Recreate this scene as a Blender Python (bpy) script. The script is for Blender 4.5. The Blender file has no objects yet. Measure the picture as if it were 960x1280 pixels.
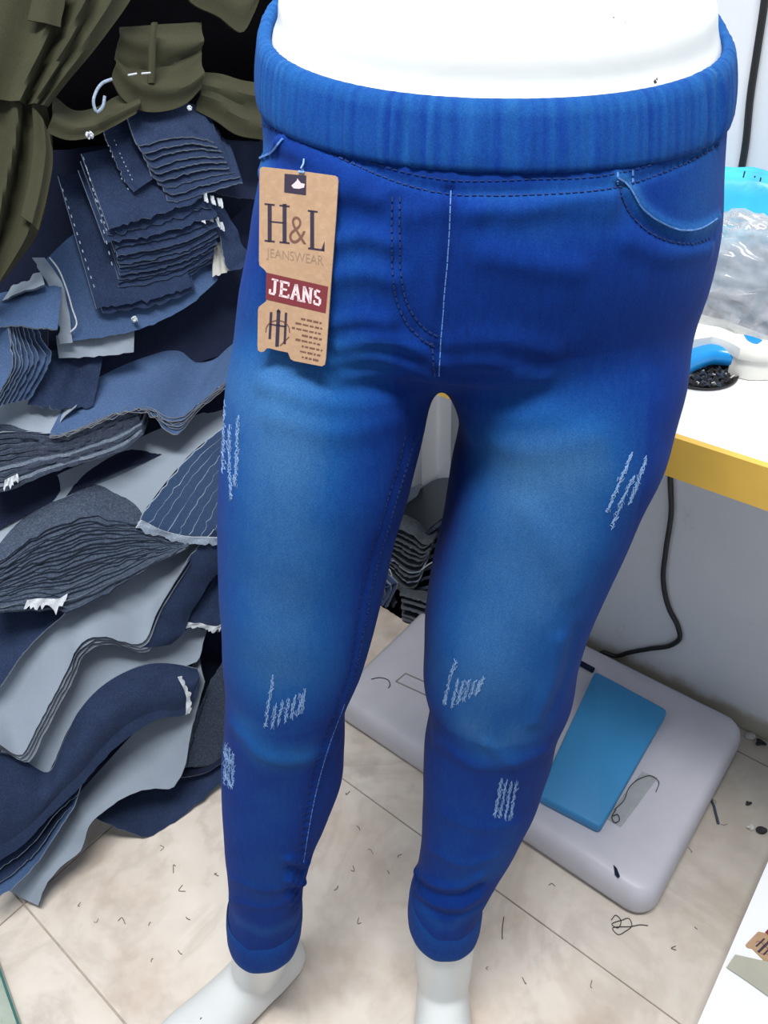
import bpy, bmesh, math, random
import numpy as np
from mathutils import Vector, Matrix
from mathutils.bvhtree import BVHTree
random.seed(7); RNG = np.random.default_rng(7)
S = bpy.context.scene
COL = S.collection

# ------------------------------------------------------------------ camera
F_PX, CAM_H, PITCH, ROLL = 960.0, 1.12, math.radians(38), math.radians(-3)
_fwd = np.array([0, math.cos(PITCH), -math.sin(PITCH)]); _r = np.array([1.0, 0, 0]); _u = np.cross(_r, _fwd)
CR = math.cos(ROLL)*_r + math.sin(ROLL)*_u; CU = -math.sin(ROLL)*_r + math.cos(ROLL)*_u
O = np.array([0, 0, CAM_H])
cam = bpy.data.cameras.new('camera'); co = bpy.data.objects.new('camera', cam); COL.objects.link(co)
cam.sensor_fit = 'VERTICAL'; cam.sensor_height = 32.0; cam.lens = 32.0*F_PX/1280.0
cam.clip_start = 0.01
co.matrix_world = Matrix(((CR[0], CU[0], -_fwd[0], O[0]), (CR[1], CU[1], -_fwd[1], O[1]), (CR[2], CU[2], -_fwd[2], O[2]), (0, 0, 0, 1)))
S.camera = co
# ------------------------------------------------------------------ light
wd = bpy.data.worlds.new('world'); S.world = wd; wd.use_nodes = True
wd.node_tree.nodes['Background'].inputs[0].default_value = (.80, .88, 1.0, 1)
wd.node_tree.nodes['Background'].inputs[1].default_value = 0.30
def area(name, loc, target, sx, sy, power, color):
    l = bpy.data.lights.new(name, 'AREA'); l.shape = 'RECTANGLE'; l.size = sx; l.size_y = sy; l.energy = power; l.color = color
    o = bpy.data.objects.new(name, l); COL.objects.link(o); o.location = loc
    o.rotation_euler = (Vector(target)-Vector(loc)).to_track_quat('-Z', 'Y').to_euler(); return o
area('ceiling_tube_light', (-.15, .05, 2.55), (-.05, .45, 0), 1.2, .25, 42, (1, .985, .96))
S.view_settings.view_transform = 'Standard'; S.view_settings.look = 'None'
S.view_settings.exposure = 0.55; S.view_settings.gamma = 1.0; S.view_settings.use_curve_mapping = False

# ------------------------------------------------------------------ helpers
def ray(u, v):
    return CR*((u-480)/F_PX) + CU*((640-v)/F_PX) + _fwd
def hit(u, v, N, c):                       # where the sight line through a photo pixel meets a plane of the room
    d = ray(u, v); return O + d*((c-O@N)/(d@N))
Z = np.array([0, 0, 1.0])
def onz(u, v, z): return hit(u, v, Z, z)
def ony(u, v, y): return hit(u, v, np.array([0, 1.0, 0]), y)
M = np.array([.755, -.656, 0]); Nn = np.array([.656, .755, 0])   # room axes: M along right wall (towards camera side), Nn into right wall
M /= np.linalg.norm(M); Nn /= np.linalg.norm(Nn)
def MN(m, n, z=0): return M*m + Nn*n + Z*z
WLOC = {}
def tag(o, label=None, cat=None, group=None, kind=None):
    if label: o['label'] = label
    if cat: o['category'] = cat
    if group: o['group'] = group
    if kind: o['kind'] = kind
    return o
def empty(name, loc, label, cat, group=None):
    o = bpy.data.objects.new(name, None); COL.objects.link(o); o.location = loc; o.empty_display_size = .02
    WLOC[o.name] = np.array(loc, float); return tag(o, label, cat, group)
def mk(name, V, F, mats, parent=None, smooth=False, midx=None, kind=None, label=None, cat=None, group=None, sharp=None):
    V = np.asarray(V, float)
    if parent is not None: loc = WLOC[parent.name]
    else: loc = np.array([V[:, 0].mean(), V[:, 1].mean(), V[:, 2].min()])
    me = bpy.data.meshes.new(name); me.from_pydata((V-loc).tolist(), [], [tuple(int(i) for i in f) for f in F])
    if not isinstance(mats, (list, tuple)): mats = [mats]
    for m_ in mats: me.materials.append(m_)
    if midx is not None: me.polygons.foreach_set('material_index', np.asarray(midx, dtype=np.int32))
    me.polygons.foreach_set('use_smooth', [smooth]*len(me.polygons))
    me.update()
    if smooth and sharp: me.set_sharp_from_angle(angle=math.radians(sharp))
    o = bpy.data.objects.new(name, me); COL.objects.link(o)
    if parent is not None: o.parent = parent
    else: o.location = loc
    WLOC[o.name] = loc
    return tag(o, label, cat, group, kind)
class MB:
    def __init__(s): s.V = []; s.F = []; s.I = []
    def add(s, V, F, mi=0):
        b = len(s.V); s.V += [tuple(v) for v in V]; s.F += [tuple(i+b for i in f) for f in F]; s.I += [mi]*len(F)
    def box(s, c, ax, ay, az, mi=0):       # centre and three half-axis vectors
        c, ax, ay, az = map(np.asarray, (c, ax, ay, az))
        V = [c+i*ax+j*ay+k*az for k in (-1, 1) for j in (-1, 1) for i in (-1, 1)]
        s.add(V, [(0, 2, 3, 1), (4, 5, 7, 6), (0, 1, 5, 4), (2, 6, 7, 3), (0, 4, 6, 2), (1, 3, 7, 5)], mi)
    def tube(s, P, r, n=8, mi=0, cap=True):
        P = np.asarray(P, float); r = np.broadcast_to(r, len(P))
        T = np.gradient(P, axis=0); T /= np.linalg.norm(T, axis=1)[:, None]+1e-12
        a = np.array([0, 0, 1.0]) if abs(T[0][2]) < .9 else np.array([1.0, 0, 0])
        V = []; x = np.cross(T[0], a)
        for p, t, rr in zip(P, T, r):
            x = x-(x@t)*t; x /= np.linalg.norm(x)+1e-12; y = np.cross(t, x)
            V += [p+rr*(math.cos(q)*x+math.sin(q)*y) for q in np.arange(n)*2*math.pi/n]
        F = [(i*n+j, i*n+(j+1) % n, (i+1)*n+(j+1) % n, (i+1)*n+j) for i in range(len(P)-1) for j in range(n)]
        if cap: F += [tuple(range(n))[::-1], tuple(range((len(P)-1)*n, len(P)*n))]
        s.add(V, F, mi)
    def prism(s, A, B, mi=0):              # two matching outlines joined
        n = len(A); s.add(list(A)+list(B), [tuple(range(n))[::-1], tuple(range(n, 2*n))]+[(i, (i+1) % n, n+(i+1) % n, n+i) for i in range(n)], mi)
    def build(s, name, mats, parent=None, **k):
        return mk(name, s.V, s.F, mats, parent, midx=s.I, **k)
def spline(P, n):                          # Catmull-Rom resample
    P = np.asarray(P, float)
    if len(P) == 2: return P[0]+np.linspace(0, 1, n)[:, None]*(P[1]-P[0])
    d = np.r_[0, np.cumsum(np.linalg.norm(np.diff(P, axis=0), axis=1)+1e-9)]; t = np.linspace(0, d[-1], n)
    tg = np.gradient(P, d, axis=0); k = np.clip(np.searchsorted(d, t, 'right')-1, 0, len(P)-2)
    h = (d[k+1]-d[k])[:, None]; s_ = ((t-d[k])[:, None])/h
    return (2*s_**3-3*s_**2+1)*P[k]+(s_**3-2*s_**2+s_)*h*tg[k]+(-2*s_**3+3*s_**2)*P[k+1]+(s_**3-s_**2)*h*tg[k+1]
def loft(rings, cap=True):
    n = len(rings[0]); V = [v for r in rings for v in r]
    F = [(i*n+j, i*n+(j+1) % n, (i+1)*n+(j+1) % n, (i+1)*n+j) for i in range(len(rings)-1) for j in range(n)]
    if cap: F += [tuple(range(n))[::-1], tuple(range((len(rings)-1)*n, len(rings)*n))]
    return V, F
# ------------------------------------------------------------------ materials
def nt(name, rough=.6, spec=.5):
    m = bpy.data.materials.new(name); m.use_nodes = True; t = m.node_tree; b = t.nodes['Principled BSDF']
    b.inputs['Roughness'].default_value = rough; b.inputs['Specular IOR Level'].default_value = spec
    return m, t, b
def nd(t, typ, **k):
    n = t.nodes.new(typ)
    for a, v in k.items():
        if a in n.inputs: n.inputs[a].default_value = v
        else: setattr(n, a, v)
    return n
def noise(t, scale, detail=3, rough=.6, coord=None, vec=None):
    n = nd(t, 'ShaderNodeTexNoise', Scale=scale, Detail=detail, Roughness=rough)
    c = coord or nd(t, 'ShaderNodeTexCoord')
    if vec:
        mp = nd(t, 'ShaderNodeMapping'); mp.inputs['Scale'].default_value = vec
        t.links.new(c.outputs['Object'], mp.inputs[0]); t.links.new(mp.outputs[0], n.inputs[0])
    else: t.links.new(c.outputs['Object'], n.inputs[0])
    return n
def ramp(t, src, stops):
    r = nd(t, 'ShaderNodeValToRGB'); e = r.color_ramp.elements
    while len(e) < len(stops): e.new(.5)
    for x, (p, c) in zip(e, stops): x.position = p; x.color = (*c, 1) if len(c) == 3 else c
    t.links.new(src, r.inputs[0]); return r
def mix(t, fac, a, b, blend='MIX'):
    m = nd(t, 'ShaderNodeMix', data_type='RGBA', blend_type=blend)
    for sock, v in ((m.inputs[0], fac), (m.inputs[6], a), (m.inputs[7], b)):
        if hasattr(v, 'is_linked') or isinstance(v, bpy.types.NodeSocket): t.links.new(v, sock)
        else: sock.default_value = v if not isinstance(v, tuple) or len(v) == 4 else (*v, 1)
    return m.outputs[2]
def bump(t, b, src, strength, dist=.001):
    n = nd(t, 'ShaderNodeBump', Strength=strength, Distance=dist); t.links.new(src, n.inputs['Height']); t.links.new(n.outputs[0], b.inputs['Normal'])
def plain(name, c, rough=.5, spec=.5, var=.06, scale=30):
    m, t, b = nt(name, rough, spec); n = noise(t, scale)
    r = ramp(t, n.outputs[0], [(.3, tuple(x*(1-var) for x in c)), (.7, tuple(min(1, x*(1+var)) for x in c))])
    t.links.new(r.outputs[0], b.inputs['Base Color']); return m
def cloth(name, dark, light, fleck=.25, weave=700, blotch=18, vec=None, rough=.9):
    m, t, b = nt(name, rough, .15)
    w = noise(t, weave, 2, .7, vec=vec); g = noise(t, blotch, 4, .65)
    c = mix(t, g.outputs[0], dark, light)
    r = ramp(t, w.outputs[0], [(.45, (0, 0, 0)), (.75, (1, 1, 1))])
    ml = nd(t, 'ShaderNodeMath', operation='MULTIPLY'); t.links.new(r.outputs[0], ml.inputs[0]); ml.inputs[1].default_value = fleck
    c2 = mix(t, ml.outputs[0], c, tuple(min(1, x*1.6+.06) for x in light))
    t.links.new(c2, b.inputs['Base Color']); bump(t, b, w.outputs[0], .35, .0006)
    return m
NAVY = cloth('denim_navy', (.009, .016, .042), (.023, .042, .098), .26, blotch=40)
NAVY_D = cloth('denim_dark', (.006, .009, .024), (.013, .02, .05), .12)
INDIGO = cloth('denim_indigo', (.03, .06, .14), (.06, .11, .22), .3)
SLATE = cloth('denim_slate_edges', (.018, .027, .048), (.060, .082, .125), .45, weave=420, blotch=160)
BACKG = cloth('denim_grey_back', (.21, .255, .315), (.285, .335, .40), .12, weave=900, blotch=8)
FRAY = cloth('denim_frayed_edge', (.14, .185, .27), (.30, .36, .44), .5, weave=500, blotch=120)
FRAYD = cloth('denim_dark_edge', (.025, .035, .06), (.09, .115, .17), .35, weave=420, blotch=150)
WHITEFR = cloth('white_weft_fringe', (.38, .42, .47), (.62, .66, .70), .3, weave=500, blotch=150)
OLIVE = cloth('olive_twill', (.030, .030, .017), (.052, .052, .031), .12, weave=900, blotch=14)
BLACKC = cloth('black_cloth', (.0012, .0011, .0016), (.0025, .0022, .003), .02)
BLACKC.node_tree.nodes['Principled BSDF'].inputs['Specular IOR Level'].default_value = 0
GREYC = cloth('grey_backing_sheet', (.15, .17, .19), (.19, .21, .23), .1, blotch=8)
SCRAP = cloth('grey_mottled_scrap', (.05, .062, .080), (.13, .15, .175), .4, weave=420, blotch=140)
CREAM = plain('cream_lining', (.45, .45, .42), .8)
PLASTIC = plain('white_mannequin_plastic', (.66, .69, .69), .32, .5, .02, 6)
WHITEP = plain('white_laminate', (.86, .88, .90), .35, .5, .02, 5)
CREAMP = plain('ivory_plastic', (.78, .77, .70), .35)
YELLOW = plain('yellow_edge_band', (.76, .48, .08), .4, .5, .08, 12)
BLUEP = plain('blue_plastic', (.01, .27, .68), .25, .5, .05)
BLACKP = plain('black_cable', (.012, .012, .014), .45)
SCALEP = plain('grey_scale_plastic', (.50, .50, .56), .42, .4, .04, 20)
BLUEBOX = plain('blue_board', (.035, .235, .50), .45, .4, .06, 9)
THREADW = plain('white_thread', (.22, .36, .60), .8, .2, .15, 400)
THREADL = plain('light_blue_thread', (.09, .20, .46), .8, .2, .2, 400)
THREADD = plain('dark_blue_thread', (.012, .03, .12), .8, .2, .2, 400)
KRAFT = cloth('kraft_card', (.36, .225, .135), (.50, .335, .215), .1, weave=200, blotch=25, rough=.6)
INK = plain('dark_ink', (.03, .02, .045), .6)
INKB = plain('brown_ink', (.16, .07, .05), .6)
INKG = plain('faded_ink', (.31, .21, .15), .6)
INKR = plain('maroon_ink', (.17, .02, .028), .6)
INKP = plain('pale_pink_ink', (.75, .58, .60), .6)
LINT = plain('grey_lint', (.10, .095, .10), .9)
DARKBIT = plain('dark_lint', (.02, .02, .024), .9)
GREEN_G = plain('green_glass_edge', (.02, .13, .11), .1, .6)
def wall_mat():
    m, t, b = nt('painted_plaster', .65, .3)
    n = noise(t, 2.5, 4); r = ramp(t, n.outputs[0], [(.3, (.60, .63, .68)), (.7, (.70, .73, .77))])
    s = noise(t, 14, 6, .75); rs = ramp(t, s.outputs[0], [(.62, (0, 0, 0)), (.80, (.55, .55, .55))])
    c = mix(t, rs.outputs[0], r.outputs[0], (.36, .36, .36))
    # splash-mop grime along the foot of the wall
    tc = nd(t, 'ShaderNodeTexCoord'); sp = nd(t, 'ShaderNodeSeparateXYZ'); t.links.new(tc.outputs['Object'], sp.inputs[0])
    dn = noise(t, 20, 5, .7); a = nd(t, 'ShaderNodeMath', operation='MULTIPLY_ADD'); t.links.new(dn.outputs[0], a.inputs[0]); a.inputs[1].default_value = -.05; t.links.new(sp.outputs[2], a.inputs[2])
    g = ramp(t, a.outputs[0], [(0.0, (.8, .8, .8)), (.022, (0, 0, 0))])
    c = mix(t, g.outputs[0], c, (.33, .29, .20)); t.links.new(c, b.inputs['Base Color']); bump(t, b, s.outputs[0], .08); return m
WALL = wall_mat()
def floor_mat():
    m, t, b = nt('beige_marble_tile', .38, .45)
    tc = nd(t, 'ShaderNodeTexCoord'); g = nd(t, 'ShaderNodeNewGeometry')
    class G: outputs = {'Object': g.outputs['Position']}
    n = noise(t, 5, 5, .62, coord=G); r = ramp(t, n.outputs[0], [(.30, (.50, .40, .32)), (.47, (.66, .59, .52)), (.62, (.72, .67, .60))])
    v = noise(t, 3.2, 5, .6, coord=G); v.inputs['Distortion'].default_value = 1.4
    rv = ramp(t, v.outputs[0], [(.44, (0, 0, 0)), (.50, (.28, .28, .28)), (.56, (0, 0, 0))])
    c = mix(t, rv.outputs[0], r.outputs[0], (.36, .29, .24))
    s = noise(t, 9, 5, .62, coord=G); rs = ramp(t, s.outputs[0], [(.56, (0, 0, 0)), (.76, (.8, .8, .8))])
    c = mix(t, rs.outputs[0], c, (.38, .34, .30))
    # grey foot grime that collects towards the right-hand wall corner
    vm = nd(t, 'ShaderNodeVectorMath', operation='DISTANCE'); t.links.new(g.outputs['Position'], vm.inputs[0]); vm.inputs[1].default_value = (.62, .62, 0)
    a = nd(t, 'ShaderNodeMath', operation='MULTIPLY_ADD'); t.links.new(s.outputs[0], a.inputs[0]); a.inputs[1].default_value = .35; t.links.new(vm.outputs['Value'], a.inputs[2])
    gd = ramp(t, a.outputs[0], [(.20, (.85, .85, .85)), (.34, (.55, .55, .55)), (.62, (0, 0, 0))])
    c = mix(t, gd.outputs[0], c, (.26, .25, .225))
    t.links.new(c, b.inputs['Base Color']); bump(t, b, s.outputs[0], .05); return m
TILE = floor_mat()
GROUT = plain('dark_grout', (.50, .44, .38), .9, .2, .2, 60)
def jeans_mat():
    m, t, b = nt('blue_stretch_denim', .85, .10)
    at = nd(t, 'ShaderNodeAttribute', attribute_name='wash')
    w1 = noise(t, 1000, 2, .7); w2 = noise(t, 90, 3, .6, vec=(3, 3, .6)); w3 = noise(t, 22, 4, .6)
    a = nd(t, 'ShaderNodeMath', operation='MULTIPLY_ADD'); t.links.new(w3.outputs[0], a.inputs[0]); a.inputs[1].default_value = .22; t.links.new(at.outputs['Fac'], a.inputs[2])
    a2 = nd(t, 'ShaderNodeMath', operation='MULTIPLY_ADD'); t.links.new(w2.outputs[0], a2.inputs[0]); a2.inputs[1].default_value = .16; t.links.new(a.outputs[0], a2.inputs[2])
    r = ramp(t, a2.outputs[0], [(.08, (.0008, .012, .105)), (.28, (.0016, .030, .205)), (.60, (.009, .080, .275)), (.95, (.045, .150, .335)), (1.0, (.075, .18, .34))])
    rw = ramp(t, w1.outputs[0], [(.35, (.72, .75, .80)), (.70, (1.2, 1.16, 1.1))])
    c = mix(t, 1.0, r.outputs[0], rw.outputs[0], 'MULTIPLY')
    t.links.new(c, b.inputs['Base Color']); bump(t, b, w1.outputs[0], .3, .0005)
    b.inputs['Sheen Weight'].default_value = .02; b.inputs['Sheen Roughness'].default_value = .5
    return m
JEANS = jeans_mat()
def clear_mat(name, tint, alpha_w, rough):
    m, t, b = nt(name, rough, .6); b.inputs['Base Color'].default_value = (*tint, 1)
    tr = nd(t, 'ShaderNodeBsdfTransparent'); ms = nd(t, 'ShaderNodeMixShader'); n = noise(t, 30, 4)
    r = ramp(t, n.outputs[0], [(.3, (alpha_w*.6,)*3), (.7, (min(1, alpha_w*1.3),)*3)])
    t.links.new(r.outputs[0], ms.inputs[0]); t.links.new(tr.outputs[0], ms.inputs[1]); t.links.new(b.outputs[0], ms.inputs[2])
    t.links.new(ms.outputs[0], t.nodes['Material Output'].inputs[0]); return m
CLEAR = clear_mat('clear_film', (.50, .52, .56), .50, .06)
SACHET = clear_mat('clear_sachet_film', (.45, .50, .50), .35, .2)
CYAN = plain('cyan_plastic_film', (.06, .54, .86), .28, .5, .35, 9)
GLASS, _t, _b = nt('pane_glass', .03, .5); _b.inputs['Transmission Weight'].default_value = 1; _b.inputs['Base Color'].default_value = (.85, .97, .95, 1)

# ================================================================== ROOM
def struct(name, V, F, mat): return mk(name, V, F, mat, kind='structure')
def slab_mn(m0, m1, n0, n1, z0, z1):
    b = MB(); b.box(MN((m0+m1)/2, (n0+n1)/2, (z0+z1)/2), M*(m1-m0)/2, Nn*(n1-n0)/2, Z*(z1-z0)/2); return b.V, b.F
WALL_N, WALL_M = .979, -1.06
floor = struct('floor', *slab_mn(WALL_M-.1, 1.4, -1.0, WALL_N+.1, -.06, -.004), GROUT)
TS, G_ = .44, .0008; TM = .90
tile_me = None
for i in range(-1, 3):
    for j in range(-2, 3):
        m0, n0 = -.78+TM*i, .05+TS*j
        m1, n1 = min(m0+TM, 1.4)-G_, min(n0+TS, WALL_N)-G_; m0 = max(m0, WALL_M)+G_; n0 += G_
        if n1 <= n0 or m1 <= m0: continue
        zt = RNG.uniform(-.0006, 0)
        be = .0012
        r0 = [MN(m0, n0, -.004), MN(m1, n0, -.004), MN(m1, n1, -.004), MN(m0, n1, -.004)]
        r1 = [p+Z*(.004+zt-be) for p in r0]
        c_ = sum(r0)/4; r2 = [p+Z*(.004+zt)+(c_-p)/np.linalg.norm(c_-p)*be for p in r0]
        mk('floor_tile', *loft([r0, r1, r2]), TILE, floor)
wall_right = struct('wall_right', *slab_mn(WALL_M-.1, 1.4, WALL_N, WALL_N+.1, 0, 2.6), WALL)
wall_left = struct('wall_left', *slab_mn(WALL_M-.1, WALL_M, -1.0, WALL_N, 0, 2.6), WALL)

# ================================================================== JEANS AND MANNEQUIN (measured as stations down the body)
YS = np.array([(0, .565), (100, .56), (160, .555), (285, .545), (480, .525), (655, .50), (780, .475), (880, .46), (950, .452), (1050, .43), (1170, .405), (1300, .39)])
def ymid(v): return float(np.interp(v, YS[:, 0], YS[:, 1]))
NA = 96
TH = np.arange(NA)*2*math.pi/NA
def ring(C, L, a, D, bf, bb, ex=2.15):
    c, s = np.cos(TH), np.sin(TH)
    x = np.sign(c)*np.abs(c)**(2/ex)*a; y = np.sign(s)*np.abs(s)**(2/ex); y = np.where(y < 0, y*bf, y*bb)
    return C+x[:, None]*L+y[:, None]*D
def station(pl, pr, y=None):
    y1 = y if y else ymid(pl[1]); y2 = y if y else ymid(pr[1])
    A, B = ony(*pl, y1), ony(*pr, y2); w = np.linalg.norm(B-A); return (A+B)/2, (B-A)/w, w/2
def tube_from(stations, n):
    """stations: (C, L, a, tilt, bf, bb) -> smoothly interpolated rings"""
    P = np.array([np.r_[s[0], s[1], s[2], s[3], s[4], s[5]] for s in stations])
    d = np.r_[0, np.cumsum(np.linalg.norm(np.diff(P[:, :3], axis=0), axis=1))]
    t = np.linspace(0, d[-1], n); Q = np.empty((n, P.shape[1]))
    tg = np.gradient(P, d, axis=0); k = np.clip(np.searchsorted(d, t, 'right')-1, 0, len(P)-2); h = (d[k+1]-d[k])[:, None]; s_ = (t-d[k])[:, None]/h
    Q = (2*s_**3-3*s_**2+1)*P[k]+(s_**3-2*s_**2+s_)*h*tg[k]+(-2*s_**3+3*s_**2)*P[k+1]+(s_**3-s_**2)*h*tg[k+1]
    return Q
def rings_of(Q, grow=0.0):
    R = []
    for q in Q:
        L = q[3:6]/np.linalg.norm(q[3:6]); D = np.array([0, math.cos(q[7]), math.sin(q[7])]); D = D-(D@L)*L; D /= np.linalg.norm(D)
        R.append(ring(q[:3], L, q[6]+grow, D, q[8]+grow, q[9]+grow))
    return R
def st(pl, pr, tilt, bf, bb, y=None):
    C, L, a = station(pl, pr, y); d = np.linalg.norm(C-O); b = (bf+bb)/2
    return [C, L, a*math.sqrt(max(.5, 1-(b/d)**2)), math.radians(tilt), bf, bb]
TORSO = [st((326, 38), (910, 38), 15.5, .092, .085), st((322, 124), (906, 131), 10.5, .100, .095), st((323, 182), (901, 195), 7, .103, .102),
         st((307, 285), (896, 285), 1, .102, .112), st((298, 340), (884, 340), -2, .097, .120), st((292, 390), (871, 390), -4, .090, .120), st((288, 425), (861, 428), -5, .080, .11), st((300, 450), (842, 450), -5, .055, .08)]
RLEG = [st((300, 395), (540, 395), 0, .072, .10), st((285, 445), (554, 445), 0, .083, .10), st((280, 482), (541, 482), 0, .088, .098), st((277, 525), (531, 527), 0, .089, .094), st((273, 600), (512, 602), 0, .087, .09),
        st((272, 655), (497, 655), 0, .083, .086), st((274, 725), (481, 725), 0, .078, .08), st((280, 815), (457, 815), 0, .070, .074), st((282, 877), (433, 877), 0, .064, .070),
        st((278, 930), (431, 930), 0, .060, .068), st((277, 975), (425, 975), 0, .057, .068), st((279, 1015), (409, 1015), 0, .053, .063), st((282, 1060), (392, 1060), 0, .048, .054), st((287, 1110), (379, 1110), 0, .044, .047), st((285, 1140), (376, 1140), 0, .042, .045), st((288, 1163), (373, 1160), 0, .042, .044)]
LLEG = [st((535, 395), (855, 395), 0, .075, .10), st((535, 445), (860, 442), 0, .086, .10), st((555, 482), (846, 480), 0, .092, .10), st((573, 525), (831, 527), 0, .092, .096), st((563, 600), (798, 600), 0, .090, .092),
        st((551, 675), (766, 678), 0, .085, .088), st((536, 740), (739, 742), 0, .080, .082), st((530, 800), (722, 800), 0, .074, .078), st((530, 850), (715, 850), 0, .068, .076), st((537, 893), (697, 897), 0, .063, .072),
        st((530, 945), (683, 950), 0, .059, .070), st((529, 1000), (664, 1002), 0, .055, .066), st((527, 1048), (640, 1050), 0, .050, .056), st((523, 1092), (613, 1098), 0, .045, .048), st((514, 1122), (600, 1126), 0, .043, .045), st((513, 1145), (597, 1146), 0, .043, .044)]
QT, QR, QL = tube_from(TORSO, 40), tube_from(RLEG, 90), tube_from(LLEG, 90)

def remesh_union(tubes, voxel, smooth):
    mb = MB()
    for r in tubes: mb.add(*loft(r))
    me = bpy.data.meshes.new('tmp'); me.from_pydata([tuple(v) for v in mb.V], [], mb.F); me.update()
    bm = bmesh.new(); bm.from_mesh(me); bmesh.ops.recalc_face_normals(bm, faces=bm.faces); bm.to_mesh(me); bm.free()
    o = bpy.data.objects.new('tmp', me); COL.objects.link(o)
    md = o.modifiers.new('r', 'REMESH'); md.mode = 'VOXEL'; md.voxel_size = voxel; md.adaptivity = 0
    dg = bpy.context.evaluated_depsgraph_get(); ev = o.evaluated_get(dg); m2 = bpy.data.meshes.new_from_object(ev)
    V = np.empty(len(m2.vertices)*3); m2.vertices.foreach_get('co', V); V = V.reshape(-1, 3)
    E = np.empty(len(m2.edges)*2, dtype=np.int64); m2.edges.foreach_get('vertices', E); E = E.reshape(-1, 2)
    Fc = [tuple(p.vertices) for p in m2.polygons]
    bpy.data.objects.remove(o); bpy.data.meshes.remove(me); bpy.data.meshes.remove(m2)
    deg = np.bincount(E.ravel(), minlength=len(V))[:, None]
    for it in range(smooth):
        A = np.zeros_like(V)
        for ax in range(3):
            A[:, ax] = np.bincount(E[:, 0], V[E[:, 1], ax], len(V))+np.bincount(E[:, 1], V[E[:, 0], ax], len(V))
        V = V+(.55 if it % 2 == 0 else -.53)*(A/deg-V) if smooth > 4 else V+.5*(A/deg-V)
    return V, Fc, E
JV, JF, JE = remesh_union([rings_of(QT), rings_of(QR), rings_of(QL)], .0026, 24)
# soften the fork where the two legs meet
deg = np.bincount(JE.ravel(), minlength=len(JV))[:, None]
CROTCH = ony(548, 478, .50)
wgt = np.exp(-(np.linalg.norm((JV-CROTCH)*np.array([1, .5, 1]), axis=1)/.03)**2)[:, None]
for it in range(14):
    A = np.zeros_like(JV)
    for ax in range(3): A[:, ax] = np.bincount(JE[:, 0], JV[JE[:, 1], ax], len(JV))+np.bincount(JE[:, 1], JV[JE[:, 0], ax], len(JV))
    JV += wgt*.5*(A/deg-JV)
band = np.exp(-((JV[:, 2]-.845)/.045)**4); bi = np.where(band > .02)[0]
ing = np.zeros(len(JV), bool); ing[bi] = True; Eb = JE[ing[JE[:, 0]] | ing[JE[:, 1]]]; used = np.unique(Eb); rm = np.full(len(JV), -1); rm[used] = np.arange(len(used)); Eb = rm[Eb]
Vb = JV[used].copy(); dgb = np.bincount(Eb.ravel(), minlength=len(used))[:, None]; wb_ = (.6*band[used])[:, None]
for it in range(110):
    A = np.zeros_like(Vb)
    for ax in range(3): A[:, ax] = np.bincount(Eb[:, 0], Vb[Eb[:, 1], ax], len(Vb))+np.bincount(Eb[:, 1], Vb[Eb[:, 0], ax], len(Vb))
    Vb += wb_*(A/dgb-Vb)
JV[used] = Vb
def vnorm(V, Fc):
    q = np.array(Fc); nrm = np.cross(V[q[:, 2]]-V[q[:, 0]], V[q[:, 3]]-V[q[:, 1]]); N_ = np.zeros_like(V)
    for k in range(4):
        for ax in range(3): N_[:, ax] += np.bincount(q[:, k], nrm[:, ax], len(V))
    return N_/(np.linalg.norm(N_, axis=1)[:, None]+1e-12)
JN = vnorm(JV, JF)
if (JN*(JV-JV.mean(0))).sum() < 0: JN = -JN
BV = BVHTree.FromPolygons([Vector(v) for v in JV], JF)
def on_cloth(pts, step=.002, bv=None):
    """follow a line down the garment: sample it and drop it on the cloth"""
    pts = np.asarray(pts, float); n = max(2, int(np.linalg.norm(np.diff(pts, axis=0), axis=1).sum()*.0009/step)); q = spline(pts, n)
    P, Nr = [], []
    for u, v in q:
        h, nn, i, d = (bv or BV).ray_cast(Vector(O), Vector(ray(u, v)).normalized())
        if h is not None: P.append(np.array(h)); Nr.append(np.array(nn))
    return np.array(P), np.array(Nr)
def linedist(V, P):
    lo, hi = P.min(0)-.08, P.max(0)+.08
    idx = np.where(((V > lo) & (V < hi)).all(1))[0]; D = np.full(len(V), 9.0)
    Pq = P[::2] if len(P) > 60 else P
    for k in range(0, len(idx), 20000):
        s_ = idx[k:k+20000]; D[s_] = np.sqrt(((V[s_][:, None]-Pq[None])**2).sum(2)).min(1)
    return D
disp = np.zeros(len(JV)); wash = np.full(len(JV), .055)
def fold(px, w, amp):
    P, _ = on_cloth(px, .004)
    if len(P) > 1: disp[:] += amp*np.exp(-(linedist(JV, P)/w)**2)
def fade(px, w, amp):
    global wash
    P, _ = on_cloth(px, .006)
    if len(P) > 1: wash += amp*np.exp(-(linedist(JV, P)/w)**2)
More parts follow.
